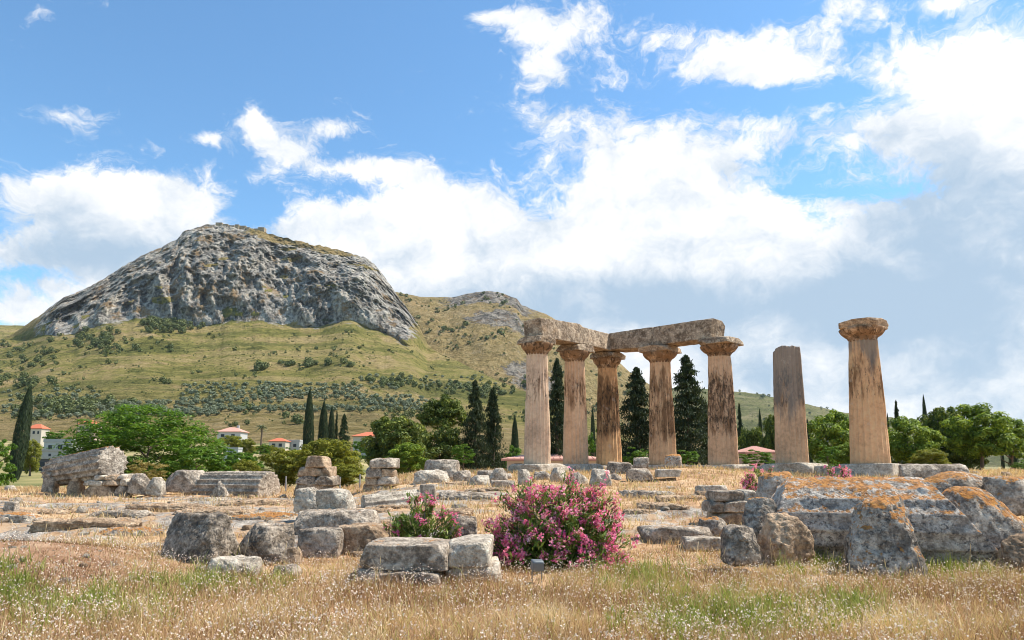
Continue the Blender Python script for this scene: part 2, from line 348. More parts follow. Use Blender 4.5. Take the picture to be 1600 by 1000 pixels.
def mountain_mat(name, blue=0.0):
    m, t, b = material(name); co = t.node('ShaderNodeTexCoord').outputs['Object']
    rot = t.node('ShaderNodeMapping'); t.put(rot.inputs[0], co); rot.inputs['Rotation'].default_value = (0, R(28), 0); rot.inputs['Scale'].default_value = (1, 1, .38)
    sv = rot.outputs[0]
    r1 = t.noise(sv, .045, 8, .70, .4); r2 = t.noise(co, .16, 7, .72)
    rv = t.m('ADD', t.m('MULTIPLY', r1, .55), t.m('MULTIPLY', r2, .5))
    rock = t.ramp(rv, [(.43, (.075, .070, .064)), (.49, (.22, .205, .180)), (.54, (.41, .375, .325)), (.60, (.68, .615, .51))])
    rock = t.mix(t.m('MULTIPLY', t.step(t.noise(co, .030, 7, .70), .53, .62), .8), rock, (.34, .215, .10))
    rock = t.mix(t.m('MULTIPLY', t.step(t.noise(co, .10, 6, .7), .58, .66), .85), rock, (.055, .07, .028))
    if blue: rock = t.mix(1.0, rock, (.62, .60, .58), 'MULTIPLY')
    g1 = t.noise(co, .010, 6, .62, .5); g2 = t.noise(co, .07, 7, .7)
    g = t.m('ADD', t.m('MULTIPLY', g1, .6), t.m('MULTIPLY', g2, .42))
    grass = t.ramp(g, [(.40, (.115, .115, .032)), (.47, (.25, .23, .062)), (.53, (.35, .295, .095)), (.59, (.43, .31, .135)), (.67, (.54, .41, .22))])
    band = t.noise(t.vm('MULTIPLY', co, (.25, .25, 4.0)), .012, 6, .62)
    grass = t.mix(t.m('MULTIPLY', t.step(band, .52, .60), .6), grass, (.50, .37, .17)); grass = t.mix(t.m('MULTIPLY', t.step(band, .46, .40), .6), grass, (.13, .14, .04))
    grass = t.mix(t.m('MULTIPLY', t.attr('dry'), .8), grass, t.ramp(g2, [(.35, (.24, .15, .065)), (.55, (.43, .30, .15)), (.7, (.54, .42, .25))]))
    grass = t.mix(t.m('MULTIPLY', t.step(t.noise(co, .16, 9, .82), .51, .60), .72), grass, (.085, .092, .034))
    k = t.m('ADD', t.attr('rock'), t.m('MULTIPLY', t.m('SUBTRACT', t.noise(co, .05, 7, .7), .5), 1.3))
    c = t.mix(t.step(k, .42, .56), grass, rock)
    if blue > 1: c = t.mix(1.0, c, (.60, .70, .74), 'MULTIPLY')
    t.put(b.inputs['Base Color'], c); b.inputs['Roughness'].default_value = 1.0; b.inputs['Specular IOR Level'].default_value = 0.05
    bump(t, b, t.m('ADD', t.m('MULTIPLY', r1, 1.), t.m('MULTIPLY', r2, .6)), 1.0, 16.0)
    return m

# ------------------------------------------------------------------ ground
YL = [0, 10, 12, 14, 20, 30, 40, 60, 90, 130, 180, 260, 400, 700, 9000]
ZL = [0, 0, .08, .26, .40, .48, .30, -.6, -1.0, 0, 3, 8, 18, 26, 26]
YR = [0, 10, 12, 14, 18, 24, 30, 36, 40, 52, 70, 100, 300, 9000]
ZR = [0, 0, .05, .26, .52, .80, 1.05, 1.22, 1.27, 1.2, -.2, -2, -3, -10]
def ground_z(x, y, detail=True):
    x = np.asarray(x, float); y = np.asarray(y, float)
    u = x / np.maximum(y, 8.0)
    w = sstep(-.27, -.10, u)
    yy = np.maximum(y, 0)
    z = np.interp(yy, YL, ZL) * (1 - w) + np.interp(yy, YR, ZR) * w
    z = z + .42 * np.exp(-((x - 8.6) / 3.2) ** 2 - ((y - 33) / 3.0) ** 2)           # grassy mound before the colonnade
    z = z + .46 * np.exp(-((x + 8.0) / 2.3) ** 2 - ((y - 11.0) / 1.5) ** 2)          # weedy bank at left
    z = z + .25 * np.exp(-((x - 5.2) / 2.2) ** 2 - ((y - 19) / 1.8) ** 2)
    if detail:
        band = sstep(11.5, 14, y) * sstep(36, 27, y)
        L = fbm(x * .16 + 3, y * .42, 0, 3, seed=5) * 3.2
        st = np.floor(L) + sstep(.62, 1.0, L - np.floor(L))
        z = z + band * (.20 * (st - L))
        near = sstep(60, 20, y)
        z = z + near * (.05 * fbm(x * .9, y * .9, 0, 4, seed=9) + (.03 + .06 * band) * fbm(x * 3.1, y * 3.1, 0, 3, seed=12))
    return z
def rock_mask(x, y):
    band = sstep(11.8, 13.5, y) * sstep(33, 25, y)
    u = x / np.maximum(y, 8)
    return band * np.clip(.30 + 1.5 * fbm(x * .22, y * .5, 0, 4, seed=21) + .25 * sstep(.02, -.15, u), 0, 1)
def ground_at(px, py, dmin=4.0, dmax=75.0):
    u, v = UV(px, py); ds = np.arange(dmin, dmax, .02)
    zz = ground_z(u * ds, ds, False); ray = EZ + v * ds
    hit = np.nonzero(ray <= zz)[0]
    return float(ds[hit[0]]) if len(hit) else None
ys = np.unique(np.concatenate([np.array([-900, -200, -60, -20, -8, 0, 3]), np.arange(4, 16, .09), np.arange(16, 40, .16), np.arange(40, 75, .7),
                               np.array([80, 90, 100, 115, 130, 150, 180, 220, 260, 330, 400, 550, 700, 1200, 2500, 4200])]))
us = np.unique(np.concatenate([np.array([-3, -1.8, -1.2]), np.linspace(-1, 1, 330), np.array([1.2, 1.8, 3])]))
UU, YY = np.meshgrid(us, ys); XX = UU * np.maximum(YY, 8.0)
XX = np.where(np.abs(UU) > 1.1, np.sign(UU) * np.maximum(np.abs(XX), np.abs(UU) * 100), XX)
ZZ = ground_z(XX, YY)
GV = np.stack([XX, YY, ZZ], -1).reshape(-1, 3)
MG = ground_mat()
ground = obj('ground', mesh('ground', GV, [grid_faces(len(ys), len(us))[:, ::1]],
             {'rock': rock_mask(XX, YY).ravel(), 'far': sstep(55, 90, YY).ravel(), 'bank': np.clip(1.4 * np.exp(-((XX + 7.6) / 2.4) ** 2 - ((YY - 10.6) / 1.7) ** 2), 0, 1).ravel()}), MG, kind='structure')

# ------------------------------------------------------------------ mountain
def uvlist(pts):
    a = np.array([UV(*p) for p in pts]); i = np.argsort(a[:, 0]); return a[i, 0], a[i, 1]
SKY = [(-700, 655), (-400, 610), (-150, 560), (-40, 538), (0, 531), (20, 522), (40, 508), (60, 494), (85, 476), (100, 465), (150, 443), (175, 428), (200, 411), (250, 387), (275, 375), (285, 364), (300, 357),
       (322, 351), (350, 350), (365, 353), (385, 356), (410, 361), (430, 368), (450, 373), (500, 384), (540, 393), (570, 402), (588, 416), (600, 431), (612, 448), (622, 463), (640, 489), (655, 510), (668, 538),
       (680, 548), (700, 556), (740, 577), (790, 600), (830, 615), (900, 645), (980, 675), (1060, 700), (1120, 716)]
CLF = [(-700, 655), (-400, 610), (-150, 560), (-40, 540), (0, 536), (30, 529), (60, 527), (100, 523), (165, 506), (220, 499), (300, 507), (340, 509), (380, 498), (430, 506), (480, 513), (520, 506),
       (545, 496), (575, 509), (610, 527), (640, 539), (668, 548), (680, 549), (700, 556), (740, 577), (790, 600), (830, 615), (900, 645), (980, 675), (1060, 700), (1120, 716)]
su, sv_ = uvlist(SKY); cu, cv_ = uvlist(CLF)
def m_top(u):  return np.interp(u, su, sv_)
_ud = np.linspace(cu[0], cu[-1], 900); _k = np.exp(-np.linspace(-2.2, 2.2, 33) ** 2); _k /= _k.sum()
_cd = np.interp(_ud, cu, cv_); _cd = np.convolve(np.pad(_cd, 16, mode='edge'), _k, 'valid')
def m_cliff(u): return np.minimum(np.interp(u, _ud, _cd) + .011 * fbm(np.asarray(u) * 30, 3.3, 0, 4, seed=36), np.interp(u, su, sv_) - .001)
DU = [UV(p, 560)[0] for p in (-700, -100, 100, 350, 600, 680, 800, 950, 1120)]
def d_top(u):  return np.interp(u, DU, [900, 1150, 1240, 1270, 1240, 1130, 900, 620, 400])
def d_cliff(u):
    gap = sstep(0, .06, m_top(u) - m_cliff(u))
    return d_top(u) - 12 - gap * 175
Y0 = 240.0
def slope_z(u, y):
    dc = d_cliff(u); t = np.clip((y - Y0) / (dc - Y0), 0, 1.02)
    v0 = np.interp(u, [-.7, -.1, .1, .3], [.012, .010, -.006, -.02])
    v = v0 + (m_cliff(u) - v0) * t ** .86
    z = EZ + v * y
    amp = 7.0 * np.clip(t * 3, 0, 1) * sstep(1.0, .75, t) + 1.0
    return z + amp * fbm(u * y * .006, y * .006, 0, 4, seed=31) + amp * .22 * fbm(u * y * .03, y * .03, 0, 3, seed=33)
ucols = np.unique(np.concatenate([np.linspace(UV(-700, 560)[0], UV(-30, 560)[0], 60), np.linspace(UV(-30, 560)[0], UV(700, 560)[0], 430), np.linspace(UV(700, 560)[0], UV(1120, 650)[0], 110)]))
U2 = ucols[None, :]
ts = np.linspace(0, 1, 150)[:, None]; tc = np.linspace(0, 1, 132)[1:, None]; tb = np.linspace(0, 1, 14)[1:, None]
dc = d_cliff(U2); dt = d_top(U2); zt = EZ + m_top(U2) * dt
ysl = Y0 + (dc - Y0) * ts; zsl = slope_z(U2, ysl)
zc0 = slope_z(U2, dc)
prof = tc ** .80
ycl = dc + (dt - dc) * (tc * .75 + .25 * tc ** 2.2); zcl = zc0 + (zt - zc0) * prof
xcl = U2 * ycl
big = sstep(.01, .06, m_top(U2) - m_cliff(U2))
q1 = (xcl + .45 * zcl) ; q2 = (zcl - .45 * xcl)
rel = fbm(q1 / 95, q2 / 260, ycl / 150, 3, .5, seed=41, ridged=True) * 48 + fbm(q1 / 26, q2 / 62, ycl / 50, 4, .62, seed=47, ridged=True) * 15 + fbm((xcl + .8 * zcl) / 9, (zcl - .8 * xcl) / 24, ycl / 14, 3, .65, seed=49, ridged=True) * 7.5
env = np.sin(np.clip(tc, 0, 1) * PI) ** .45 * big
rel = rel - rel.mean(); rf = 1 - rel * env * 1.5 / ycl
ycl2 = ycl * rf
zcl2 = EZ + (zcl - EZ) * rf + big * sstep(.75, 1.0, tc) * 9.0 * fbm(xcl / 13, ycl / 13, 0, 4, seed=53)
xcl2 = xcl * rf + env * 7 * fbm(xcl / 40, zcl / 40, 7.7, 3, seed=58)
ybk = dt + 420 * tb; zbk = zt - 330 * tb ** 1.1 * np.ones_like(U2) - 3 * tb
MX = np.concatenate([U2 * ysl, xcl2, U2 * ybk]); MY = np.concatenate([ysl, ycl2, ybk]); MZ = np.concatenate([zsl, zcl2, zbk])
pxs = 800 + U2 * F
topgrass = sstep(.70, .92, tc) * sstep(300, 400, pxs) * sstep(600, 520, pxs)
rk = np.concatenate([sstep(.90, 1.0, ts) * big * .55 - .12, np.clip(big * 1.15 - topgrass * .85 - sstep(.30, 0, tc) * np.clip(.25 + 1.6 * fbm(xcl / 45, zcl / 45, 0, 3, seed=52), 0, .9) - .75 * (fbm(xcl / 60, zcl / 28, 4., 4, seed=57) > .20), 0, 1), np.ones_like(tb) * big * .6])
dry = np.concatenate([np.clip(sstep(.55, .12, ts) * .75 + 0 * U2, 0, 1), np.maximum(topgrass * .9, .6 * sstep(.2, .5, tc)) + 0 * tc * U2, 0 * tb * U2])
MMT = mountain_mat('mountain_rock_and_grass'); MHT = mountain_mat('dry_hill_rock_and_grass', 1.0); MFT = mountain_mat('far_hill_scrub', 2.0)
mountain = obj('mountain', mesh('mountain', np.stack([MX, MY, MZ], -1).reshape(-1, 3), [grid_faces(MX.shape[0], MX.shape[1])],
               {'rock': rk.ravel(), 'dry': dry.ravel()}), MMT, kind='structure')

RIDGE = []
def ridge(name, pts, d, foot_py, mat, rockfn, rough, n=260, rows=90, foot_d=.62, seed=60, dryv=.6):
    uu, vv = uvlist(pts); cols = np.linspace(uu[0], uu[-1], n)[None, :]
    t = np.linspace(0, 1, rows)[:, None]
    zt = EZ + np.interp(cols, uu, vv) * d; z0 = -12.0
    y = d * (foot_d + (1 - foot_d) * t) + 0 * cols; z = z0 + (zt - z0) * t ** .9
    x = cols * y
    e = np.sin(PI * t) ** .5
    z = z + e * rough * fbm(x / 160, y / 160, 0, 5, .55, seed=seed, ridged=True) + sstep(.8, 1, t) * rough * .16 * fbm(x / 22, y / 22, 0, 4, seed=seed + 3)
    tb_ = np.linspace(0, 1, 8)[1:, None]
    yb = d + tb_ * d * .35 + 0 * cols; zb = zt - tb_ * (zt - z0); xb = cols * yb
    X = np.concatenate([x, xb]); Y = np.concatenate([y, yb]); Z = np.concatenate([z, zb])
    rk = np.concatenate([rockfn(800 + cols * F, t) + 0 * x, 0 * xb])
    RIDGE.append((x, y, z))
    return obj(name, mesh(name, np.stack([X, Y, Z], -1).reshape(-1, 3), [grid_faces(X.shape[0], X.shape[1])], {'rock': rk.ravel(), 'dry': np.full(rk.size, dryv)}), mat, kind='structure')
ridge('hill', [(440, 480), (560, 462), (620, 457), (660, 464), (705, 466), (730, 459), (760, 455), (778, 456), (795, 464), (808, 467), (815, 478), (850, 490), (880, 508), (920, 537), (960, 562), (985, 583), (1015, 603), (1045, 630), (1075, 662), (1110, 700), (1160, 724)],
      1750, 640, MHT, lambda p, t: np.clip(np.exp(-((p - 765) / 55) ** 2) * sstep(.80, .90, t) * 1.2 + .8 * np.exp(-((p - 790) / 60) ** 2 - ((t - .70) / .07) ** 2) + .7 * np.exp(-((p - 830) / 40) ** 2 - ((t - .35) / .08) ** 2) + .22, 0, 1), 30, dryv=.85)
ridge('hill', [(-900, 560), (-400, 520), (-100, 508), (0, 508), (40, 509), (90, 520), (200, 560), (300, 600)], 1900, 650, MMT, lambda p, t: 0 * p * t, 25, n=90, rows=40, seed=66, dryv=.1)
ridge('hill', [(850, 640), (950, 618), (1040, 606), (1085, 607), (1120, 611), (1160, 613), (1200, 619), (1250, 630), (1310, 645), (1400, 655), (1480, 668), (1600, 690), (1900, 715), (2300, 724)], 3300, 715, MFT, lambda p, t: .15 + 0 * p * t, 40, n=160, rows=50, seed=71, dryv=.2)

# ------------------------------------------------------------------ fortress on the summit
MFORT = stone_mat('fortress_stone', (.46, .38, .28), (.24, .19, .14), black=.3, scale=.12)
fd = 1262.0
fort = empty('fortress_ruin', AT(370, 356, fd), 'ruined fortress walls and a square tower on the mountain summit', 'fortress')
fl = fort.location
def fort_part(name, px0, px1, py0, py1, dep, mat=MFORT, dd=0):
    a = AT(px0, py1 + 6, fd + dd); b = AT(px1, py0, fd + dd)
    V, Q = box_np(a.x, b.x, a.y, a.y + dep, a.z, b.z); n = 6
    return obj(name, mesh(name, V - np.array(fl), [Q], smooth=False), mat, fort)
fort_part('tower', 402, 413, 355, 364, 12)
fort_part('tower', 396, 402.5, 357, 364, 10)
for i, (a, b, c) in enumerate([(325, 336, 351), (336, 347, 347.5), (347.2, 356, 350), (356, 366, 352), (366.2, 373, 350.5), (373.3, 384, 352.5), (384, 390, 355), (390, 396, 357)]):
    fort_part('wall_section', a, b, c, 358, 5 + (i % 3), dd=-2 + (i % 2) * 3)

# ------------------------------------------------------------------ stones
def cube_dirs(n):
    a = np.linspace(-1, 1, n); A, B = np.meshgrid(a, a, indexing='ij'); V = []; Q = []; o = 0
    f = grid_faces(n, n)
    for ax in range(3):
        for s in (-1, 1):
            P = np.zeros((n, n, 3)); P[..., ax] = s; P[..., (ax + 1) % 3] = A; P[..., (ax + 2) % 3] = B * s
            V.append(P.reshape(-1, 3)); Q.append(f + o); o += n * n
    V = np.concatenate(V); Q = np.concatenate(Q)
    k = np.round(V * 1e5).astype(np.int64); _, i, inv = np.unique(k, axis=0, return_index=True, return_inverse=True)
    return V[i], inv.reshape(-1)[Q]
CUBES = {n: cube_dirs(n) for n in (7, 12, 18, 26, 36)}
def stone_np(dims, seed, sharp=16, chips=6, rough=.03, n=18, chip_depth=.28, taper=0.0, lean=(0, 0)):
    """chipped block: directions cut by box planes plus random chip planes, then weathered with noise; base centre at origin"""
    rg = np.random.RandomState(seed); Dv, Q = CUBES[n]
    Dn = Dv / np.linalg.norm(Dv, axis=1)[:, None]
    nrm = [np.array(v, float) for v in ((1, 0, 0), (-1, 0, 0), (0, 1, 0), (0, -1, 0), (0, 0, 1), (0, 0, -1))]; ds = [1.] * 6
    nrm = [(v + rg.normal(0, .05, 3)) / np.linalg.norm(v) for v in nrm]
    for k in range(chips):
        c = np.sign(rg.uniform(-1, 1, 3)); w = rg.uniform(.25, 1, 3); v = c * w; v /= np.linalg.norm(v)
        if v[2] < -.3: v[2] *= -.6; v /= np.linalg.norm(v)
        nrm.append(v); ds.append(np.abs(v).sum() * (1 - rg.uniform(.08, chip_depth)))
    s = 0
    for v, d in zip(nrm, ds): s = s + np.maximum(Dn @ v / d, 0) ** sharp
    V = Dn * (s ** (-1 / sharp))[:, None]
    V[:, :2] *= (1 - taper * (V[:, 2:3] * .5 + .5))
    H = np.array(dims) / 2.0; P = V * H
    sc = 1.6 / max(min(dims), .15); o = seed * 3.7
    sz = float(np.mean(sorted(dims)[:2]))
    d = fbm(P[:, 0] * sc + o, P[:, 1] * sc, P[:, 2] * sc, 4, .55, seed=seed % 97) + .35 * fbm(P[:, 0] * sc * .45 - o, P[:, 1] * sc * .45, P[:, 2] * sc * .45, 2, seed=5)
    rid = fbm(P[:, 0] * sc * 1.7 - o, P[:, 1] * sc * 1.7, P[:, 2] * sc * 1.7, 3, .55, seed=13, ridged=True)
    P = P + Dn * (sz * rough * (2.3 * d + 1.15 * (rid - .4) + .55 * fbm(P[:, 0] * sc * 5 + o, P[:, 1] * sc * 5, P[:, 2] * sc * 5, 2, seed=29)))[:, None]
    P[:, 2] += H[2]
    P[:, 0] += lean[0] * P[:, 2]; P[:, 1] += lean[1] * P[:, 2]
    return P, Q
FOOT = []          # footprints (x, y, rx, ry) where no grass grows
STYLE = {'block': dict(sharp=34, chips=8, rough=.022, chip_depth=.2), 'worn': dict(sharp=18, chips=10, rough=.042, chip_depth=.32),
         'boulder': dict(sharp=13, chips=14, rough=.065, chip_depth=.45), 'jag': dict(sharp=34, chips=17, rough=.06, chip_depth=.55), 'slab': dict(sharp=22, chips=8, rough=.045, chip_depth=.25)}
SEED = [100]
def place_stone(name, label, cat, box, style='worn', mat='grey', d=None, ratio=.75, rz=0.0, n=18, sink=.08, parent=None, group=None, base_py=None, rough=None, ry=0.0, seed=None, **kw):
    x0, y0, x1, y1 = box; xc = (x0 + x1) / 2
    if d is None:
        d = ground_at(xc, y1)
        if d is None: d = 40.0
    SEED[0] += 1; sd = seed or SEED[0]
    w = (x1 - x0) / F * d; dep = w * ratio; w = (x1 - x0) / F * (d + dep * .35)
    b = AT(xc, y1, d)
    v = UV(xc, y0)[1]; zt = EZ + v * (d if v > 0 else d + dep * .7)
    h = max(zt - b.z, .08)
    k = dict(STYLE[style]); k.update(kw)
    if rough is not None: k['rough'] = rough
    cw = .95 / (abs(math.cos(rz)) + ratio * abs(math.sin(rz)))
    V, Q = stone_np((w * cw, dep * cw, h + sink), sd, n=n, **k)
    loc = Vector((UV(xc, y1)[0] * (d + dep * .5), d + dep * .5, b.z - sink))
    FOOT.append((loc.x, loc.y, w * .5, dep * .5))
    return obj(name, mesh(name, V, [Q]), MS[mat] if isinstance(mat, str) else mat, parent, loc, (0, ry, rz), label, cat, group)

ST = place_stone
# foreground
slabg = 'base slabs under the cracked block'
ST('base_slab', 'low grey slab in the grass under the left half of the cracked block', 'stone slab', (566, 884, 700, 912), 'slab', 'grey', d=10.05, ratio=.85, sink=.12)
ST('base_slab', 'low grey slab jutting out right of the cracked block beside the oleander', 'stone slab', (700, 874, 786, 902), 'slab', 'pale', d=10.35, ratio=1.0, sink=.12)
ST('stone_block', 'wide flat-topped grey block, larger left piece of the cracked pair in the grass', 'stone block', (569, 843, 704, 889), 'block', 'grey', d=10.15, ratio=1.15, n=36, sink=.02, rough=.016, chips=9)
ST('stone_block', 'pale flat-topped block, smaller right piece of the cracked pair, beside the oleander', 'stone block', (703, 838, 769, 886), 'worn', 'pale', d=10.3, ratio=2.0, n=26, sink=.02, chips=7, rough=.025)
ST('boulder', 'dark lichen-spotted boulder, leftmost of the row across the left foreground', 'boulder', (250, 804, 368, 880), 'jag', 'dark', ratio=.7, n=36, rz=-.15, rough=.05, sharp=30, chips=12)
ST('boulder', 'dark angular boulder with pointed underside, second of the row from the left', 'boulder', (367, 817, 468, 884), 'jag', 'dark', ratio=.75, n=36, rz=.3, rough=.05, sharp=26, chips=14)
ST('stone_block', 'pale pitted block right of the pointed dark boulder in the row', 'stone block', (464, 824, 537, 870), 'worn', 'grey', ratio=.7, n=26, rz=.08)
ST('stone_block', 'tan weathered block at the right end of the row, behind the small oleander', 'stone block', (533, 819, 612, 862), 'worn', 'warm', ratio=.8, n=26, rz=-.06, black=None) if False else ST('stone_block', 'tan weathered block at the right end of the row, behind the small oleander', 'stone block', (533, 819, 612, 862), 'worn', 'warm', ratio=.8, n=26, rz=-.06)
ST('boulder', 'low orange-stained rock lying in front of the two dark boulders', 'boulder', (336, 868, 408, 902), 'boulder', 'pale', ratio=.8, n=18)
ST('boulder', 'small grey rock in the weeds below the pointed dark boulder', 'boulder', (425, 881, 470, 900), 'boulder', 'grey', ratio=.8, n=18)
ST('boulder', 'tan triangular stone between the dark boulder and the pale pitted block', 'boulder', (448, 856, 470, 884), 'jag', 'warm', ratio=.8, n=12)
ST('boulder', 'rough brown-grey boulder with a sharp ridge, in front of the fallen column', 'boulder', (1172, 800, 1278, 886), 'jag', 'warm', ratio=.8, n=36, rz=.5, rough=.065, sharp=30, seed=312)
ST('boulder', 'squat grey boulder left of the sharp-ridged boulder', 'boulder', (1129, 822, 1182, 872), 'boulder', 'dark', d=11.0, ratio=.9, n=26, rough=.06)
ST('boulder', 'tall boulder with orange lichen cap, foremost in front of the fallen column', 'boulder', (1314, 784, 1450, 906), 'boulder', 'cap', ratio=.80, n=36, rz=-.35, rough=.075, taper=.30, sharp=9, lean=(-.015, .12), chips=6, chip_depth=.3, seed=431)
ST('boulder', 'tiny rounded stone in the grass left of the lichen-capped boulder', 'boulder', (1322, 891, 1340, 903), 'boulder', 'grey', ratio=.9, n=7)
# shelf, centre left
ST('boulder', 'white rounded stone with orange top, left of the overhanging block', 'boulder', (461, 764, 505, 797), 'boulder', 'pale', d=17.0, ratio=.8, n=18, base_py=None)
ST('stone_block', 'pale overhanging block perched on a low rock ledge', 'stone block', (493, 764, 556, 800), 'worn', 'pale', d=15.8, ratio=.75, n=26, rz=-.35)
ST('rock_ledge', 'grey ledge carrying the perched pale block', 'rock ledge', (470, 795, 590, 824), 'slab', 'grey', d=14.6, ratio=.9, n=26, sink=.3)
ST('stone_block', 'upright grey slab end right of the fluted slab, behind the small oleander', 'stone block', (655, 756, 681, 787), 'block', 'grey', d=20, ratio=1.1, n=18)
ST('boulder', 'brown rock between the two oleanders', 'boulder', (700, 806, 745, 838), 'boulder', 'dark', ratio=.8, n=18)
# stones along the far left
ST('boulder', 'split grey rock right of the propped fluted drum', 'boulder', (203, 740, 238, 770), 'jag', 'grey', d=28, ratio=.8, n=18)
ST('stone_block', 'white fluted fragment leaning beside the split grey rock', 'stone block', (230, 746, 256, 770), 'jag', 'pale', d=27.5, ratio=.8, n=18, ry=.12)
ST('boulder', 'long grey rock with white vein, left of the lying fluted shaft', 'boulder', (255, 735, 317, 763), 'jag', 'grey', d=29, ratio=.6, n=18, rz=.1)
ST('boulder', 'pointed triangular stone standing before the lying fluted shaft', 'boulder', (330, 752, 358, 773), 'jag', 'grey', d=26.5, ratio=.5, n=12, taper=.8)
ST('stone_block', 'small square stone at the left edge in dry grass', 'stone block', (9, 783, 26, 798), 'block', 'grey', ratio=.8, n=12)
# right of centre
ST('stone_slab', 'long flat grey slab in the grass right of the big oleander', 'stone slab', (1002, 822, 1106, 845), 'slab', 'grey', d=13.6, ratio=.5, n=26, sink=.1)
ST('stone_slab', 'thin pale slab edge below the long flat grey slab', 'stone slab', (1066, 838, 1132, 852), 'slab', 'pale', d=13.0, ratio=.5, n=18, sink=.1)
ST('boulder', 'rounded mottled rock between the long slab and the coursed wall', 'boulder', (1090, 808, 1136, 840), 'boulder', 'half', d=14.2, ratio=.8, n=18)
ST('stone_slab', 'flat pale rock lying on the slope above the coursed wall', 'stone slab', (1089, 758, 1132, 771), 'slab', 'pale', d=22, ratio=.8, n=18)
# rocks in front of the left columns
ST('boulder', 'large square-topped grey boulder left of the thin green tree', 'boulder', (663, 719, 716, 756), 'worn', 'grey', d=30, ratio=.8, n=26, chips=5)
ST('boulder', 'domed cracked grey boulder in front of the square-topped one', 'boulder', (645, 735, 702, 757), 'boulder', 'pale', d=28.5, ratio=.8, n=26)
ST('boulder', 'leaning grey boulder at the foot of the thin green tree', 'boulder', (708, 735, 735, 757), 'jag', 'grey', d=29, ratio=.8, n=18)
ST('boulder', 'grey rock with pale peak, just right of the thin tree', 'boulder', (731, 743, 764, 762), 'jag', 'pale', d=27, ratio=.8, n=18)
ST('boulder', 'dark flat-topped grey rock behind the two small blocks by the thin tree', 'boulder', (745, 735, 778, 757), 'worn', 'grey', d=29.5, ratio=.7, n=18)
ST('boulder', 'peaked grey rock between flat-topped rock and the big oleander', 'boulder', (764, 732, 792, 760), 'jag', 'grey', d=28, ratio=.8, n=18)
ST('stone_block', 'low rectangular block lying below the peaked grey rock', 'stone block', (767, 751, 805, 764), 'block', 'grey', d=26, ratio=.6, n=18)
ST('boulder', 'small white stone left of the low tiled building', 'boulder', (790, 739, 800, 748), 'jag', 'pale', d=31, ratio=.8, n=7)
for i, (bx, mt, lb) in enumerate([((808, 734, 835, 757), 'pale', 'pale jagged rock behind the left crown of the big oleander'), ((832, 737, 860, 760), 'grey', 'grey jagged rock behind the middle of the big oleander'),
        ((857, 730, 886, 752), 'pale', 'slanting pale rock under the second column'), ((880, 740, 925, 766), 'grey', 'broad layered grey rock behind the oleander, below the second column'),
        ((922, 733, 953, 756), 'pale', 'white angular rock below the third column'), ((950, 740, 978, 768), 'grey', 'upturned grey rock with pale edge at the right end of the rock pile'),
        ((905, 752, 950, 772), 'pale', 'low pale rock at the foot of the rock pile by the oleander')]):
    ST('boulder', lb, 'boulder', bx, 'jag', mt, d=27 + (i * 7 % 4), ratio=.75, n=18, group='rock pile in front of the colonnade', rz=.4 * (i % 3 - 1), ry=.12 * ((i * 5) % 3 - 1))
ST('stone_block', 'dark grey squared block at the base of the third column', 'stone block', (950, 722, 986, 742), 'block', 'dark', d=33, ratio=.8, n=18)
ST('boulder', 'rounded grey stone sitting between third and fourth columns', 'boulder', (989, 715, 1014, 729), 'jag', 'grey', d=34, ratio=.9, n=12)
ST('drum_fragment', 'small round drum fragment with orange top before the fourth column', 'column drum', (1038, 710, 1066, 728), 'worn', 'orange', d=34, ratio=1.0, n=18, sharp=6)
ST('stone_block', 'broken squared block in the mound below the rounded stone', 'stone block', (980, 733, 1017, 748), 'worn', 'grey', d=29.4, ratio=.7, n=18)
ST('stone_block', 'flat grey block set in the grassy mound before the fourth column', 'stone block', (1024, 733, 1062, 743), 'block', 'pale', d=29.5, ratio=.7, n=18)
ST('boulder', 'little pale stone low on the mound', 'boulder', (1040, 761, 1055, 767), 'slab', 'pale', d=25, ratio=.8, n=7)
ST('boulder', 'jagged grey rock at the broken left end of the fallen column', 'boulder', (1160, 776, 1216, 834), 'jag', 'half', d=12.3, ratio=.8, n=26)
ST('boulder', 'big rounded lump at the broken right end of the fallen column', 'boulder', (1440, 758, 1605, 884), 'boulder', 'cap', d=11.7, ratio=.75, n=36, taper=.42, rough=.05, sharp=12)
# far right
ST('stone_slab', 'long grey slab behind the fallen column, right of the last column', 'stone slab', (1404, 725, 1514, 752), 'worn', 'grey', d=26, ratio=.3, n=26, sharp=16)
ST('boulder', 'lichen-topped rock behind the fallen column on the right', 'boulder', (1438, 738, 1560, 785), 'boulder', 'half', d=14.6, ratio=.6, n=26, rough=.035)
ST('boulder', 'cracked grey rock at the right edge behind the fallen column', 'boulder', (1537, 743, 1650, 800), 'jag', 'half', d=14.0, ratio=.6, n=26, sharp=14)
ST('boulder', 'brown broken rock at the right edge touching the fallen column', 'boulder', (1570, 835, 1640, 886), 'jag', 'warm', d=11.0, ratio=.8, n=26)
ST('boulder', 'orange-lichened rock behind the left end of the fallen column', 'boulder', (1184, 740, 1245, 800), 'boulder', 'orange', d=14.0, ratio=.7, n=26)

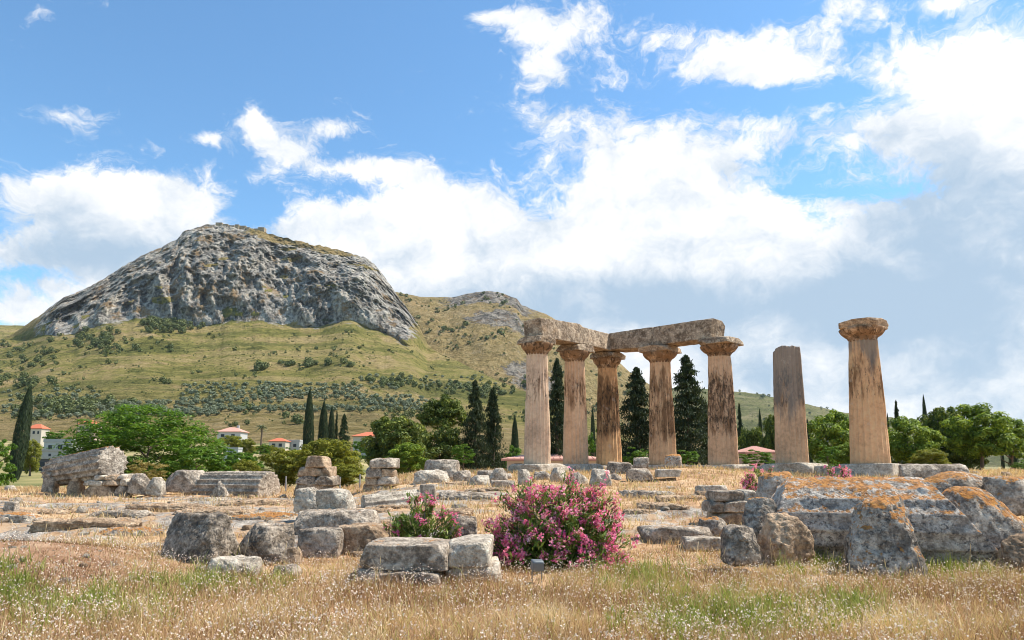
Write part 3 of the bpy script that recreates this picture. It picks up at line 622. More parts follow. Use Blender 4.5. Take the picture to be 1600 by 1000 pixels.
def masonry(name, label, cat, blocks, d, mat, dep, group=None, n=12, rz=0.0):
    """a pile of squared blocks: one thing, each block a part"""
    xs = [b[0] for b in blocks] + [b[2] for b in blocks]; yb = max(b[3] for b in blocks)
    xc = (min(xs) + max(xs)) / 2; base = AT(xc, yb, d)
    root = empty(name, (base.x, base.y + dep / 2, base.z), label, cat, group, rz)
    for i, b in enumerate(blocks):
        x0, y0, x1, y1 = b[:4]; mt = b[4] if len(b) > 4 else mat
        a = AT(x0, y1, d); c = AT(x1, y0, d)
        SEED[0] += 1
        dd = dep * (1 + .08 * ((i * 7) % 3 - 1))
        sk = .12 if y1 == yb else .015
        V, Q = stone_np((c.x - a.x + .02, dd, c.z - a.z + sk), SEED[0], n=n, **dict(STYLE['worn'], rough=.03, sharp=18))
        obj('block', mesh('block', V, [Q]), MS[mt], root, ((a.x + c.x) / 2 - base.x, .03 * ((i * 5) % 3 - 1), a.z - base.z - sk))
    FOOT.append((base.x, base.y + dep / 2, (max(xs) - min(xs)) / F * d / 2, dep / 2))
    return root
masonry('masonry_pier', 'small pier of squared blocks holding up the tilted fluted drum', 'masonry', [(131, 758, 176, 778, 'warm'), (176, 757, 199, 777, 'grey'), (130, 750, 160, 758.5), (160, 748, 186, 758.5, 'warm'), (186, 748, 200, 757.5), (147, 741, 163, 750), (163, 742, 181, 749, 'warm'), (182, 741, 193, 749)], 28.2, 'pale', 1.2)
masonry('prop_stone', 'rough stone propping the middle of the tilted drum', 'stone', [(105, 750, 123, 772), (110, 742, 124, 751)], 29.0, 'warm', .6)
masonry('prop_stone', 'grey stone under the low left end of the tilted drum', 'stone', [(64, 746, 83, 766), (66, 738, 78, 747)], 29.6, 'grey', .6)
masonry('stacked_blocks', 'stepped pile of worn blocks with one block on top, before the yellow-green pine', 'masonry',
        [(463, 756, 520, 770, 'warm'), (461, 743, 492, 757, 'dark'), (491, 743, 521, 757, 'dark'), (466, 729.5, 503, 743.5), (501, 729, 516, 743.5), (476, 712, 506, 730)], 28.0, 'warm', 1.1, n=18)
masonry('stacked_blocks', 'pile of squared blocks with overhanging top, before the dark pine', 'masonry',
        [(566, 756, 608, 770, 'warm'), (571, 745, 590, 756.5, 'warm'), (589, 745, 616, 757, 'grey'), (571, 730, 597, 745.5), (597, 732, 614, 745.5, 'warm'), (579, 716, 618, 731.5)], 28.5, 'grey', 1.1, n=18)
masonry('coursed_wall', 'short wall of three courses of grey blocks beside the fallen column', 'masonry',
        [(1118, 800, 1172, 820, 'warm'), (1113, 783, 1137, 800, 'grey'), (1136, 783, 1188, 800, 'grey'), (1117, 767, 1165, 783.5, 'grey'), (1165.5, 767, 1188, 784, 'pale')], 15.6, 'grey', .9, n=18)

# ------------------------------------------------------------------ fluted shafts
def fluted_np(L, r0, r1, seed, flutes=20, rings=40, wear=.02, end_slope=(0, 0), fl_depth=.055, per=8, caps=True, start_slope=0.0, worn=.6, top_jag=.10):
    """shaft along local z, 0..L, with shallow arc flutes, weathered"""
    n = flutes * per; th = np.arange(n) * 2 * PI / n
    ph = (np.arange(n) % per) / per
    prof = 1 - fl_depth * 1.7 * (1 - (2 * ph - 1) ** 2)
    t = np.linspace(0, 1, rings)[:, None]
    rr = (r0 + (r1 - r0) * t + .018 * r0 * np.sin(PI * t)) * prof[None, :]
    zz = t * L + 0 * th[None, :]
    cx = np.cos(th)[None, :]; cy = np.sin(th)[None, :]
    s = seed * 2.3
    X, Y = rr * cx, rr * cy
    w = fbm(X * 1.1 + s, Y * 1.1, zz * .8, 4, .58, seed=seed % 50) ; w2 = fbm(X * 3.6 - s, Y * 3.6, zz * 3.0, 3, .6, seed=7 + seed % 30)
    hole = np.maximum(fbm(X * .8 + s * 2, Y * .8, zz * .7, 4, .6, seed=seed % 41 + 3) - .16, 0)
    smooth = sstep(-.02, .22, fbm(X * .7 - s, Y * .7, zz * .35, 3, seed=seed % 23 + 11))      # worn where the flutes are gone
    base = (r0 + (r1 - r0) * t + .018 * r0 * np.sin(PI * t)) * (1 - fl_depth * .9)
    rr = rr * (1 - smooth * worn) + base * smooth * worn
    rr = rr * (1 + wear * (1.5 * w + 1.1 * w2) - hole * wear * 9)
    if end_slope != (0, 0):
        zz = zz + t ** 2 * (end_slope[0] * rr * cx + end_slope[1] * rr * cy)
    if start_slope: zz = zz + (1 - t) ** 3 * (start_slope * rr * cy + .25 * fbm(X * 2, Y * 2, s, 3, seed=8))
    zz = zz + (t > .985) * (top_jag * fbm(X * 1.3, Y * 1.3, s, 2, seed=3)) * (1 if wear > .012 else .2)
    V = np.stack([rr * cx, rr * cy, zz], -1).reshape(-1, 3); Q = grid_faces(rings, n, True); fs = [Q]
    if caps:
        for k, ring in ((0, 0), (1, rings - 1)):
            m = 7; ids = [np.arange(n) + ring * n]; o = len(V); cen = V[ids[0]].mean(0); rim = V[ids[0]]; add = []
            for j in range(1, m):
                f = 1 - j / m; P = cen + (rim - cen) * f; P[:, 2] += .035 * fbm(P[:, 0] * 3 + s, P[:, 1] * 3, k, 4, seed=19) * (wear > .012) * 2
                add.append(P)
            add = np.concatenate(add + [cen[None]])
            idx = np.concatenate([ids[0]] + [np.arange(n) + o + j * n for j in range(m - 1)]).reshape(m, n)
            V = np.concatenate([V, add]); c = len(V) - 1
            a = idx[:-1, :]; b = idx[1:, :]
            q = np.stack([a, np.roll(a, -1, 1), np.roll(b, -1, 1), b], -1).reshape(-1, 4)
            tr = np.stack([idx[-1], np.roll(idx[-1], -1), np.full(n, c)], -1)
            if k == 0: q = q[:, ::-1]; tr = tr[:, ::-1]
            fs[0] = np.concatenate([fs[0], q]); fs.append(tr)
    return V, fs
def lying_shaft(name, label, p0, p1, r0, r1, seed, mat, **kw):
    p0 = Vector(p0); p1 = Vector(p1); ax = p1 - p0
    V, fs = fluted_np(ax.length, r0, r1, seed, **kw)
    o = obj(name, mesh(name, V, fs), mat, None, p0, (0, 0, 0), label, 'column drum')
    o.rotation_euler = ax.to_track_quat('Z', 'Y').to_euler()
    c = (p0 + p1) / 2; FOOT.append((c.x, c.y, abs(ax.x) / 2, max(r0, abs(ax.y) / 2)))
    return o
MS['orangebig'] = stone_mat('fallen_shaft_stone', (.60, .565, .53), (.25, .235, .225), lichen=.66, black=.8, warm_amt=.15)
a = AT(1196, 790, 13.0); b = AT(1545, 800, 12.3)
bq = AT(1512, 800, 12.3)
lying_shaft('fallen_column', 'huge fallen fluted column covered in orange lichen at right', (a.x, 13.15, .60), (bq.x, 12.35, .58), .86, .90, 12, MS['orangebig'], wear=.042, rings=90, end_slope=(.1, -.75), start_slope=.5, fl_depth=.026, worn=.55)
a = AT(86, 738, 30.6); b = AT(176, 722.5, 28.6)
lying_shaft('fluted_drum', 'tilted fluted column drum with orange top propped on blocks at left', a, b, .62, .70, 23, MS['half'], wear=.016, rings=50, fl_depth=.085, flutes=16, worn=.3)
a = AT(304, 757, 30.0); b = AT(422, 755, 29.0)
lying_shaft('fluted_shaft', 'long grey fluted shaft lying half buried before the leafy tree', (a.x, a.y, .62), (b.x, b.y, .62), .78, .82, 31, MS['grey'], wear=.02, rings=60, fl_depth=.06, start_slope=.4)
a = AT(568, 772, 19.6); b = AT(655, 771, 20.2)
lying_shaft('fluted_slab', 'low white fluted fragment lying behind the small oleander', (a.x, a.y, .50), (b.x, b.y, .62), .36, .40, 37, MS['pale'], wear=.02, rings=30, flutes=14)

# ------------------------------------------------------------------ temple columns
CORNER = np.array([6.206, 44.492]); ang = -.71146
BD = np.array([math.cos(ang), math.sin(ang)]); AD = np.array([BD[1], -BD[0]])    # AD: from the corner towards the first column
C3 = CORNER
CPOS = {1: CORNER + AD * 3.659 * 2, 2: CORNER + AD * 3.659, 3: CORNER, 4: CORNER + BD * 3.82, 5: CORNER + BD * 7.64, 6: CORNER + BD * 11.46, 7: CORNER + BD * 15.28}
tan, tan2 = (.54, .395, .285), (.55, .36, .235)
CINFO = {  # r bottom, r top, material, abacus side, wear
    1: (.76, .595, column_mat('column_stone_pale', (.68, .50, .36), .22, .42, 0, 2.6, 3.1), 1.72, .012, 'pale grey-pink column at the left end of the colonnade'),
    2: (.77, .60, column_mat('column_stone_rosy', (.66, .44, .285), .45, .40, 0, 2.4, 8.4), 1.74, .014, 'rosy brown-streaked column, second from the left'),
    3: (.83, .615, column_mat('column_stone_dark', (.68, .40, .205), .82, .62, 0, 1.0, 14.2), 1.76, .014, 'dark brown-stained column at the inner corner of the colonnade'),
    4: (.84, .625, column_mat('column_stone_brown', (.67, .435, .265), .72, .48, 0, .7, 21.5), 1.98, .014, 'brown-patched column right of the corner, behind the small drum fragment'),
    5: (.86, .635, column_mat('column_stone_black', (.67, .445, .285), .5, .74, 0, 1.0, 27.7), 2.02, .015, 'column with black blotches at the right end of the architrave'),
    6: (.84, .70, column_mat('column_stone_broken', (.66, .45, .29), .36, .42, 1.0, 2.0, 33.9), 0, .017, 'broken column without capital, grey at the top'),
    7: (.93, .655, column_mat('column_stone_tan', (.72, .45, .255), .45, .42, .25, 2.4, 40.3), 2.04, .015, 'free-standing tan column with its capital, rightmost of all'),
}
def abacus_np(side, th, seed, n=18):
    V, Q = stone_np((side, side, th), seed, sharp=30, chips=10, rough=.02, n=n, chip_depth=.24); return V, Q
for k, c in CPOS.items():
    r0, r1, mt, ab, wear, lab = CINFO[k]
    H = 7.2 if k != 6 else 6.1
    cap_h = .38; ech_h = .54
    Hs = H - cap_h - ech_h if ab else H
    root = empty('column', (c[0], c[1], EZ), lab, 'column', 'standing columns of the temple', ang)
    V, fs = fluted_np(Hs + .06, r0, r1, 50 + k * 3, rings=74, wear=wear * 1.2, fl_depth=.078, worn=.5, top_jag=.40 if k == 6 else .10, end_slope=(.12, -.1) if k == 6 else (0, 0))
    obj('shaft', mesh('shaft', V, fs), mt, root)
    if ab:
        cmat = column_mat('capital_stone', (.58, .40, .255), .75 + .1 * (k % 3), .50 + .1 * (k % 2), 0, -3.0, 51.3 + k * 5.1)
        cap = obj('capital', None, None, root, (0, 0, Hs)); cap.empty_display_size = .2
        # echinus: flaring cushion with annulets
        er = ab * .535; dl = er - r1
        pr = [(r1 * .96, -.10), (r1 * .985, -.03), (r1 * 1.05, 0), (r1 * 1.04, .03), (r1 * 1.10, .05), (r1 * 1.09, .075), (r1 + dl * .30, .13), (r1 + dl * .56, .21), (r1 + dl * .80, .32), (r1 + dl * .96, .44), (er, .51), (er * .96, .57)]
        n = 56; th = np.arange(n) * 2 * PI / n
        P = np.array([[(r * math.cos(a), r * math.sin(a), z) for a in th] for r, z in pr]).reshape(-1, 3)
        w = fbm(P[:, 0] * 1.5 + k * 7, P[:, 1] * 1.5, P[:, 2] * 1.5, 4, .6, seed=80 + k); w = np.where(w < -.05, w * 2.3, w * .7)
        P[:, :2] *= (1 + .09 * w)[:, None]
        obj('echinus', mesh('echinus', P, [grid_faces(len(pr), n, True)]), cmat, cap)
        V, Q = abacus_np(ab * .97, cap_h, 400 + k * 11, 26)
        obj('abacus', mesh('abacus', V, [Q]), MS['warm'] if k in (4, 7) else MS['beam'], cap, (0, 0, .535))

# architrave blocks resting on the capitals
def beam(label, p, q, width, z0, h, off, seed):
    p = np.array(p); q = np.array(q); d = q - p; L = np.linalg.norm(d); d = d / L; nn = np.array([-d[1], d[0]])
    c = (p + q) / 2 + nn * off
    V, Q = stone_np((L - .015, width, h), seed, sharp=90, chips=2, rough=.012, n=36, chip_depth=.05)
    return obj('architrave_block', mesh('architrave_block', V, [Q]), MS['beam'], None, (c[0], c[1], z0), (0, 0, math.atan2(d[1], d[0])), label, 'architrave', 'architrave blocks on the columns')
zt = EZ + 7.2 - .005
beam('left architrave block resting on the two leftmost columns', CPOS[1] + AD * .30, CPOS[2], 1.45, zt, 1.15, 0, 901)
beam('architrave block from the second column to the inner corner', CPOS[2] + AD * -.0, CPOS[3] - AD * .55, 1.45, zt, 1.15, 0, 905)
beam('architrave block right of the inner corner, over the fourth column', CPOS[3] + BD * .73, CPOS[4], 1.36, zt, 1.15, .0, 911)
beam('right end architrave block between the fourth and fifth columns', CPOS[4], CPOS[5] - BD * .02, 1.36, zt, 1.15, 0, 917)

# stylobate blocks under the columns
for k, c in CPOS.items():
    s = 2.35 if k < 6 else 2.5
    lab = {1: 'pale squared foundation block under the leftmost column', 2: 'pale foundation block under the second column', 3: 'foundation block under the inner corner column', 4: 'foundation block under the fourth column',
           5: 'foundation block under the black-blotched column', 6: 'grey foundation block under the broken column', 7: 'cracked grey foundation block under the rightmost column'}[k]
    V, Q = stone_np((s, s, .85), 700 + k, sharp=44, chips=4, rough=.009, n=18, chip_depth=.08)
    obj('stylobate_block', mesh('stylobate_block', V, [Q]), MS['cement'], None, (c[0], c[1], EZ - .85 + .012), (0, 0, ang), lab, 'stone block', 'foundation blocks under the columns')
for i, (ka, kb, lab) in enumerate([(1, 2, 'pale kerb stone between the two leftmost columns'), (2, 3, 'kerb stone between second and corner column'), (3, 4, 'kerb stone between corner and fourth column'), (4, 5, 'kerb stone between fourth and black-blotched column'), (5, 6, 'grey kerb stone between the black-blotched and broken columns'), (6, 7, 'kerb stone between the broken and rightmost columns')]):
    a, b = CPOS[ka], CPOS[kb]; L = np.linalg.norm(b - a) - 2.42; c = (a + b) / 2
    d = (b - a) / np.linalg.norm(b - a)
    V, Q = stone_np((L, 1.7, .8), 740 + i, sharp=40, chips=5, rough=.012, n=18, chip_depth=.1)
    obj('stylobate_block', mesh('stylobate_block', V, [Q]), MS['cement'], None, (c[0], c[1], EZ - .87), (0, 0, math.atan2(d[1], d[0])), lab, 'stone block', 'foundation blocks under the columns')

# rock slabs and rubble set in the ground (pieces of the ground)
rs = np.random.RandomState(77)
slabs = [(60, 800, 130), (140, 822, 150), (215, 832, 120), (190, 806, 110), (270, 795, 150), (330, 800, 140), (400, 786, 130), (420, 805, 120), (330, 780, 120), (560, 800, 130), (600, 815, 110), (640, 790, 100), (690, 772, 110), (730, 778, 100), (760, 765, 90),
         (700, 800, 90), (120, 845, 100), (20, 812, 90), (1010, 772, 100), (1070, 778, 110), (1040, 790, 90), (1000, 800, 60), (500, 812, 80), (240, 850, 80), (420, 842, 60), (720, 756, 80), (620, 830, 80)]
for i, (px, py, w) in enumerate(slabs):
    d = ground_at(px, py)
    if d is None: continue
    W_ = w / F * d; p = AT(px, py, d)
    V, Q = stone_np((W_ * .85, W_ * rs.uniform(.35, .6), rs.uniform(.16, .28)), 800 + i, sharp=9, chips=9, rough=.10, n=26, chip_depth=.4)
    obj('rock_slab', mesh('rock_slab', V, [Q]), MS[['warm', 'warm', 'half', 'grey', 'warm'][i % 5]], ground, (p.x, p.y, float(ground_z(p.x, p.y)) - rs.uniform(.06, .12)), (rs.uniform(-.05, .05), rs.uniform(-.05, .05), rs.uniform(-.3, .3)))
peb = []
for i in range(10):
    V, Q = stone_np((1, .8, .6), 860 + i, n=7, **STYLE['jag']); me = mesh('stone', V, [Q]); me.materials.append(MS[['pale', 'grey', 'warm'][i % 3]]); peb.append(me)
cnt = 0
while cnt < 210:
    y = rs.uniform(11.5, 36); x = rs.uniform(-.8, .8) * y
    if rs.rand() > .25 + .75 * float(rock_mask(x, y)): continue
    o = obj('stone', peb[cnt % 10], None, ground, (x, y, float(ground_z(x, y)) - .02), (0, 0, rs.uniform(0, 6.3)))
    s = rs.lognormal(-1.85, .45) * (.7 + y / 40); o.scale = (s, s, s * rs.uniform(.6, 1)); cnt += 1

for i in range(70):          # clods and stones on the bare bank
    x = rs.normal(-7.6, 1.6); y = rs.normal(10.2, .9)
    if y < 7.5: continue
    o = obj('stone', peb[i % 10], None, ground, (x, y, float(ground_z(x, y)) - .02), (0, 0, rs.uniform(0, 6.3))); q = rs.lognormal(-2.6, .4); o.scale = (q, q, q * .8)
# ------------------------------------------------------------------ foliage
def cards(P, N, size, aspect, rg, rnd=None, up=None, fold=.25):
    """leaf-shaped quads at P facing N, long axis roughly `up`"""
    n = len(P); N = N / (np.linalg.norm(N, axis=1)[:, None] + 1e-9)
    A = rg.normal(size=(n, 3)) if up is None else up + rg.normal(0, .35, (n, 3))
    T = A - (A * N).sum(1)[:, None] * N; T /= np.linalg.norm(T, axis=1)[:, None] + 1e-9
    B = np.cross(N, T); L = (size * rg.uniform(.6, 1.3, n))[:, None] * .5; Wd = L * aspect
    V = np.stack([P - T * L, P + B * Wd + N * L * fold * .4, P + T * L - N * L * fold, P - B * Wd + N * L * fold * .4], 1).reshape(-1, 3)
    Q = np.arange(n * 4).reshape(n, 4)
    r = rg.uniform(0, 1, n) if rnd is None else rnd
    return V, Q, np.repeat(np.clip(r, 0, 1), 4)
def clumps(centres, radii, per, rg, size, aspect, flat=.8, upbias=.5):
    C = np.repeat(centres, per, 0); rr = np.repeat(radii, per)
    d = rg.normal(size=C.shape); d /= np.linalg.norm(d, axis=1)[:, None]
    k = rg.uniform(.35, 1.0, len(C)) ** .6
    off = d * (rr * k)[:, None] * np.array([1, 1, flat])
    N = d + np.array([0, 0, upbias]) + rg.normal(0, .45, C.shape)
    tone = np.repeat(rg.uniform(-.16, .16, len(centres)), per)
    rnd = .42 + tone + rg.normal(0, .2, len(C))
    return cards(C + off, N, size, aspect, rg, rnd)
def crown_pine(seed, n=95, per=125, round_=.9, size=.10, shape='round'):
    """unit crown: x,y in -.5...5, z 0..1"""
    rg = np.random.RandomState(seed); C = []; 
    while len(C) < n:
        p = rg.uniform(-1, 1, 3); r = np.linalg.norm(p)
        if r > 1 or r < .30: continue
        if shape == 'umbrella' and p[2] < -.35 + .3 * rg.rand(): continue
        C.append(p)
    C = np.array(C); C *= (1 + .22 * fbm(C[:, 0] * 1.6, C[:, 1] * 1.6, C[:, 2] * 1.6 + seed, 2, seed=seed))[:, None]
    C = C * np.array([.42, .42, .42]) + np.array([0, 0, .5])
    rad = rg.uniform(.065, .125, n)
    return clumps(C, rad, per, rg, size * .62, .30, .75, .6)
def crown_cypress(seed, ragged=0.0, n=9000, size=.05):
    """unit spindle: height 1, radius .5"""
    rg = np.random.RandomState(seed)
    prof = lambda t: np.clip((t + .03) ** .42 * (1 - t) ** .62 * 1.55, 0, 1)
    if ragged < .3:
        t = rg.beta(1.15, 1.35, n); a = rg.uniform(0, 2 * PI, n)
        lump = 1 + .28 * fbm(np.cos(a) * 1.4, np.sin(a) * 1.4, t * 9, 3, seed=seed)
        r = .5 * prof(t) * lump * rg.uniform(.55, 1.0, n) ** .5
        P = np.stack([r * np.cos(a), r * np.sin(a), t], 1)
        N = np.stack([np.cos(a), np.sin(a), .25 + 0 * a], 1) + rg.normal(0, .4, (n, 3))
        return cards(P, N, np.full(n, size), .42, rg, .45 + rg.normal(0, .22, n), np.array([0, 0, 1.]))
    nb = 210; Ps = []; Ns = []; Rs = []
    for i in range(nb):
        t = (i + rg.rand()) / nb; t = .03 + .96 * t; a = rg.uniform(0, 2 * PI)
        L = .5 * np.clip((1 - t) ** .72 * 1.15 * (.55 + .45 * min(1, t * 7)), .035, 1) * rg.uniform(.62, 1.15)
        m = n // nb; s = rg.uniform(0, 1, m) ** .6
        wid = .022 + .055 * (1 - t)
        P = np.stack([np.cos(a) * L * s, np.sin(a) * L * s, t + .045 * s * (1 - .8 * s) - .02 * s], 1) + rg.normal(0, 1, (m, 3)) * np.array([wid, wid, wid * .28]) * (.4 + .6 * s)[:, None]
        Ps.append(P); Ns.append(np.array([0, 0, .8]) + rg.normal(0, .7, (m, 3))); Rs.append(np.full(m, .42 + rg.uniform(-.2, .2)) + rg.normal(0, .18, m))
    P = np.concatenate(Ps); P[:, 2] = np.clip(P[:, 2], 0, 1.02)
    return cards(P, np.concatenate(Ns), np.full(len(P), size), .5, rg, np.concatenate(Rs))
def crown_leafy(seed, n=150, per=90, size=.05):
    """broad spreading crown of drooping leaflets, unit box"""
    rg = np.random.RandomState(seed); C = []
    while len(C) < n:
        p = rg.uniform(-1, 1, 3); p[2] = rg.uniform(-.55, 1)
        r = np.linalg.norm(p * np.array([1, 1, 1.0]))
        if r > 1 or r < .45: continue
        C.append(p)
    C = np.array(C); C *= (1 + .30 * fbm(C[:, 0] * 1.9, C[:, 1] * 1.9, C[:, 2] * 1.9 + seed, 3, seed=seed))[:, None]
    C = C * np.array([.45, .45, .58]) + np.array([0, 0, .40])
    rad = rg.uniform(.05, .10, n)
    V, Q, r = clumps(C, rad, per, rg, size, .34, .55, .8)
    return V, Q, r
def crown_mesh(name, data, mat):
    me = mesh(name, data[0], [data[1]], {'rnd': data[2]}); me.materials.append(mat); return me
CR = {
    'pine': [crown_mesh('crown', crown_pine(s), ML['pine']) for s in (11, 12, 13)],
    'darkpine': [crown_mesh('crown', crown_pine(s, 110, 120), ML['darkpine']) for s in (21, 22)],
    'umbrella': [crown_mesh('crown', crown_pine(31, 90, 130, shape='umbrella'), ML['darkpine'])],
    'yellow': [crown_mesh('crown', crown_pine(s, 110, 120, size=.09), ML['yellow']) for s in (41, 42)],
    'bright': [crown_mesh('crown', crown_leafy(s, 90, 90, .055), ML['bright']) for s in (51, 52)],
    'leafy': [crown_mesh('crown', crown_leafy(61, 420, 75, .030), ML['bright'])],
    'cypress': [crown_mesh('crown', crown_cypress(s), ML['cypress']) for s in (71, 72)],
    'ragged': [crown_mesh('crown', crown_cypress(s, 1.0, 17000, .036), ML['cypress']) for s in (81, 82, 83)],
    'dry': [crown_mesh('crown', crown_leafy(91, 90, 90, .04), ML['dryweed'])],
}
TR = np.random.RandomState(5)
def trunk_mesh(h, r, seed, limbs=4, spread=.3, top=.75):
    rg = np.random.RandomState(seed); parts = []
    pts = [(0, 0, -.3)]; 
    for k in range(1, 7): pts.append((rg.normal(0, .02) * h * k / 6, rg.normal(0, .02) * h * k / 6, h * top * k / 6))
    parts.append(tube_np(pts, [r * (1.15 - .16 * k) for k in range(7)], 8))
    for i in range(limbs):
        k = rg.randint(2, 6); a = rg.uniform(0, 2 * PI); b = np.array(pts[k]); L = h * spread * rg.uniform(.7, 1.2)
        e = b + np.array([math.cos(a) * L, math.sin(a) * L, L * .7]); m = (b + e) / 2 + np.array([0, 0, -.06 * L])
        parts.append(tube_np([b, m, e], [r * .5, r * .36, r * .14], 6))
    V, Q = join(parts); return mesh('trunk', V, [Q])
TCOUNT = [0]
def tree(name, label, cat, kind, px0, px1, top, d, bottom=None, group=None, trunk_frac=0.0, bark=MBARK, lean=0.0, variant=None):
    """crown spans px0..px1 and rises to `top` in the photo at forward distance d"""
    TCOUNT[0] += 1; k = TCOUNT[0]
    xc = (px0 + px1) / 2; u = UV(xc, 690)[0]; x = u * d; zg = float(ground_z(x, d, False))
    zt = EZ + UV(xc, top)[1] * d; h = zt - zg; w = (px1 - px0) / F * d
    zb = zg if bottom is None else EZ + UV(xc, bottom)[1] * d
    zb = max(zb, zg + trunk_frac * h) if bottom is None else zb
    root = empty(name, (x, d, zg), label, cat, group)
    ms = CR[kind]; me = ms[k % len(ms) if variant is None else variant]
    c = obj('crown', me, None, root, (0, 0, zb - zg), (0, lean, TR.uniform(0, 6.28)))
    c.scale = (w, w * 1.0, zt - zb)
    r = max(.05, min(.28, h * .025))
    lm = 0 if kind in ('cypress', 'ragged') else 5
    tm = trunk_mesh(max(zb - zg, 0) + (zt - zb) * .75, r, 300 + k, lm, .22)
    t = obj('trunk', tm, bark, root)
    return root
CG = 'cypress trees behind the ruins'; PG = 'pine trees behind the ruins'; BG = 'green bushes behind the ruins'
# left side
tree('cypress_tree', 'leaning dark cypress at the far left by the red-roofed house', 'cypress', 'cypress', 13, 41, 602, 105, group=CG, lean=.10)
tree('broadleaf_tree', 'rounded green tree at the left edge under the leaning cypress', 'tree', 'bright', -30, 26, 674, 60)
tree('broadleaf_tree', 'bright green bush at the left edge, lowest in front', 'tree', 'bright', -40, 6, 700, 48)
tree('broadleaf_tree', 'small yellow-green tree right of the leaning cypress', 'tree', 'yellow', 34, 68, 684, 120)
tree('broadleaf_tree', 'green garden tree between red-roofed house and the big leafy tree', 'tree', 'bright', 68, 116, 668, 200)
tree('leafy_tree', 'broad bright green leafy tree, the widest, behind the tilted drum', 'tree', 'leafy', 112, 350, 630, 46, bark=MBARK)
tree('leafy_bush', 'bright green bush joining the right side of the broad leafy tree', 'bush', 'bright', 262, 356, 690, 41)
tree('dry_bush', 'yellow dry bush between the tilted drum and the leafy tree', 'bush', 'dry', 196, 268, 716, 33)
tree('green_bush', 'dark green bush between leafy tree and yellow-green pine', 'bush', 'bright', 342, 416, 700, 56, variant=1)
tree('green_bush', 'low green shrub behind the lying fluted shaft', 'bush', 'yellow', 362, 412, 716, 44)
tree('cypress_tree', 'tall slim cypress standing alone above the stacked blocks', 'cypress', 'cypress', 471, 492, 609, 118, group=CG)
tree('cypress_tree', 'dark cypress just right of the tall slim one', 'cypress', 'cypress', 494, 515, 628, 122, group=CG)
tree('cypress_tree', 'third slim cypress of the left group', 'cypress', 'cypress', 509, 525, 636, 126, group=CG)
tree('cypress_tree', 'narrow cypress tip in the left cypress group', 'cypress', 'ragged', 520, 530, 640, 128, group=CG)
tree('cypress_tree', 'short broad cypress at the right end of the left group', 'cypress', 'ragged', 522, 552, 647, 120, group=CG)
tree('pine_tree', 'low yellow-green pine left of the stepped block pile', 'pine', 'yellow', 402, 490, 698, 52, group=PG)
tree('pine_tree', 'yellow-green pine behind the stepped block pile', 'pine', 'yellow', 458, 570, 678, 50, group=PG)
tree('pine_tree', 'yellow-green shrubby pine low between the two block piles', 'pine', 'yellow', 505, 572, 722, 40, group=PG)
tree('pine_tree', 'dark green spreading pine behind the overhanging block pile', 'pine', 'darkpine', 562, 674, 644, 60, group=PG)
tree('pine_tree', 'mid green low pine right of the overhanging block pile', 'pine', 'pine', 600, 676, 690, 50, group=PG)
tree('pine_tree', 'tall umbrella-crowned pine left of the paired ragged cypresses', 'pine', 'umbrella', 648, 738, 611, 74, bottom=700, group=PG)
tree('pine_tree', 'dark undergrowth pine below the umbrella-crowned pine', 'pine', 'darkpine', 640, 735, 655, 70, group=PG)
tree('cypress_tree', 'tall ragged cypress behind the thin green tree', 'cypress', 'ragged', 716, 768, 594, 70, group=CG, trunk_frac=.08)
tree('cypress_tree', 'ragged cypress right of the taller one, left of the columns', 'cypress', 'ragged', 744, 796, 606, 72, group=CG)
tree('thin_tree', 'thin light green young tree among the grey rocks', 'tree', 'bright', 702, 746, 690, 36, bottom=726)
tree('cypress_tree', 'small slim cypress just left of the first column', 'cypress', 'cypress', 796, 813, 651, 86, group=CG)
tree('green_bush', 'bright green bushes beside the first column', 'bush', 'bright', 784, 824, 688, 80)
tree('cypress_tree', 'dark cypress between the first and second columns', 'cypress', 'ragged', 842, 900, 560, 58, group=CG)
tree('cypress_tree', 'far slim cypress between second and corner columns', 'cypress', 'cypress', 921, 932, 638, 130, group=CG)
tree('green_bush', 'bright green bush between second and corner columns', 'bush', 'bright', 912, 944, 664, 66)
tree('cypress_tree', 'broad dark cypress between corner and fourth columns', 'cypress', 'ragged', 952, 1040, 574, 60, group=CG)
tree('cypress_tree', 'tallest tiered cypress between fourth and fifth columns', 'cypress', 'ragged', 1030, 1122, 555, 57, group=CG)
tree('cypress_tree', 'low dark cypress against the left side of the fifth column', 'cypress', 'ragged', 1076, 1130, 628, 62, group=CG)
tree('green_bush', 'bright green bush in the gap left of the fourth column', 'bush', 'bright', 972, 1020, 696, 50, group=BG)
tree('green_bush', 'bright green bush in the gap right of the fourth column', 'bush', 'bright', 1050, 1096, 699, 50, group=BG)
tree('green_bush', 'bright green bush in front of the pink house', 'bush', 'bright', 1148, 1212, 700, 48, group=BG)
tree('conifer_tree', 'sparse pointed conifer right of the fifth column', 'conifer', 'ragged', 1148, 1166, 630, 92)
tree('cypress_tree', 'thin far cypress left of the broken column', 'cypress', 'cypress', 1184, 1194, 640, 110, group=CG)
tree('pine_tree', 'dark pine against the left side of the broken column', 'pine', 'darkpine', 1188, 1232, 640, 85, group=PG)
tree('pine_tree', 'dark low pine above the pink house', 'pine', 'darkpine', 1146, 1200, 656, 88, group=PG)
tree('cypress_tree', 'small cypress right beside the broken column', 'cypress', 'cypress', 1256, 1270, 655, 90, group=CG)
tree('pine_tree', 'dark rounded pine between the broken and rightmost columns', 'pine', 'pine', 1254, 1354, 638, 60, group=PG)
tree('green_bush', 'bright green bush between the broken and rightmost columns', 'bush', 'bright', 1272, 1312, 690, 46, group=BG)
tree('pine_tree', 'low green pine hugging the left of the rightmost column', 'pine', 'pine', 1296, 1350, 690, 52, group=PG)
tree('pine_tree', 'green rounded pine right of the rightmost column', 'pine', 'pine', 1368, 1470, 648, 58, group=PG)
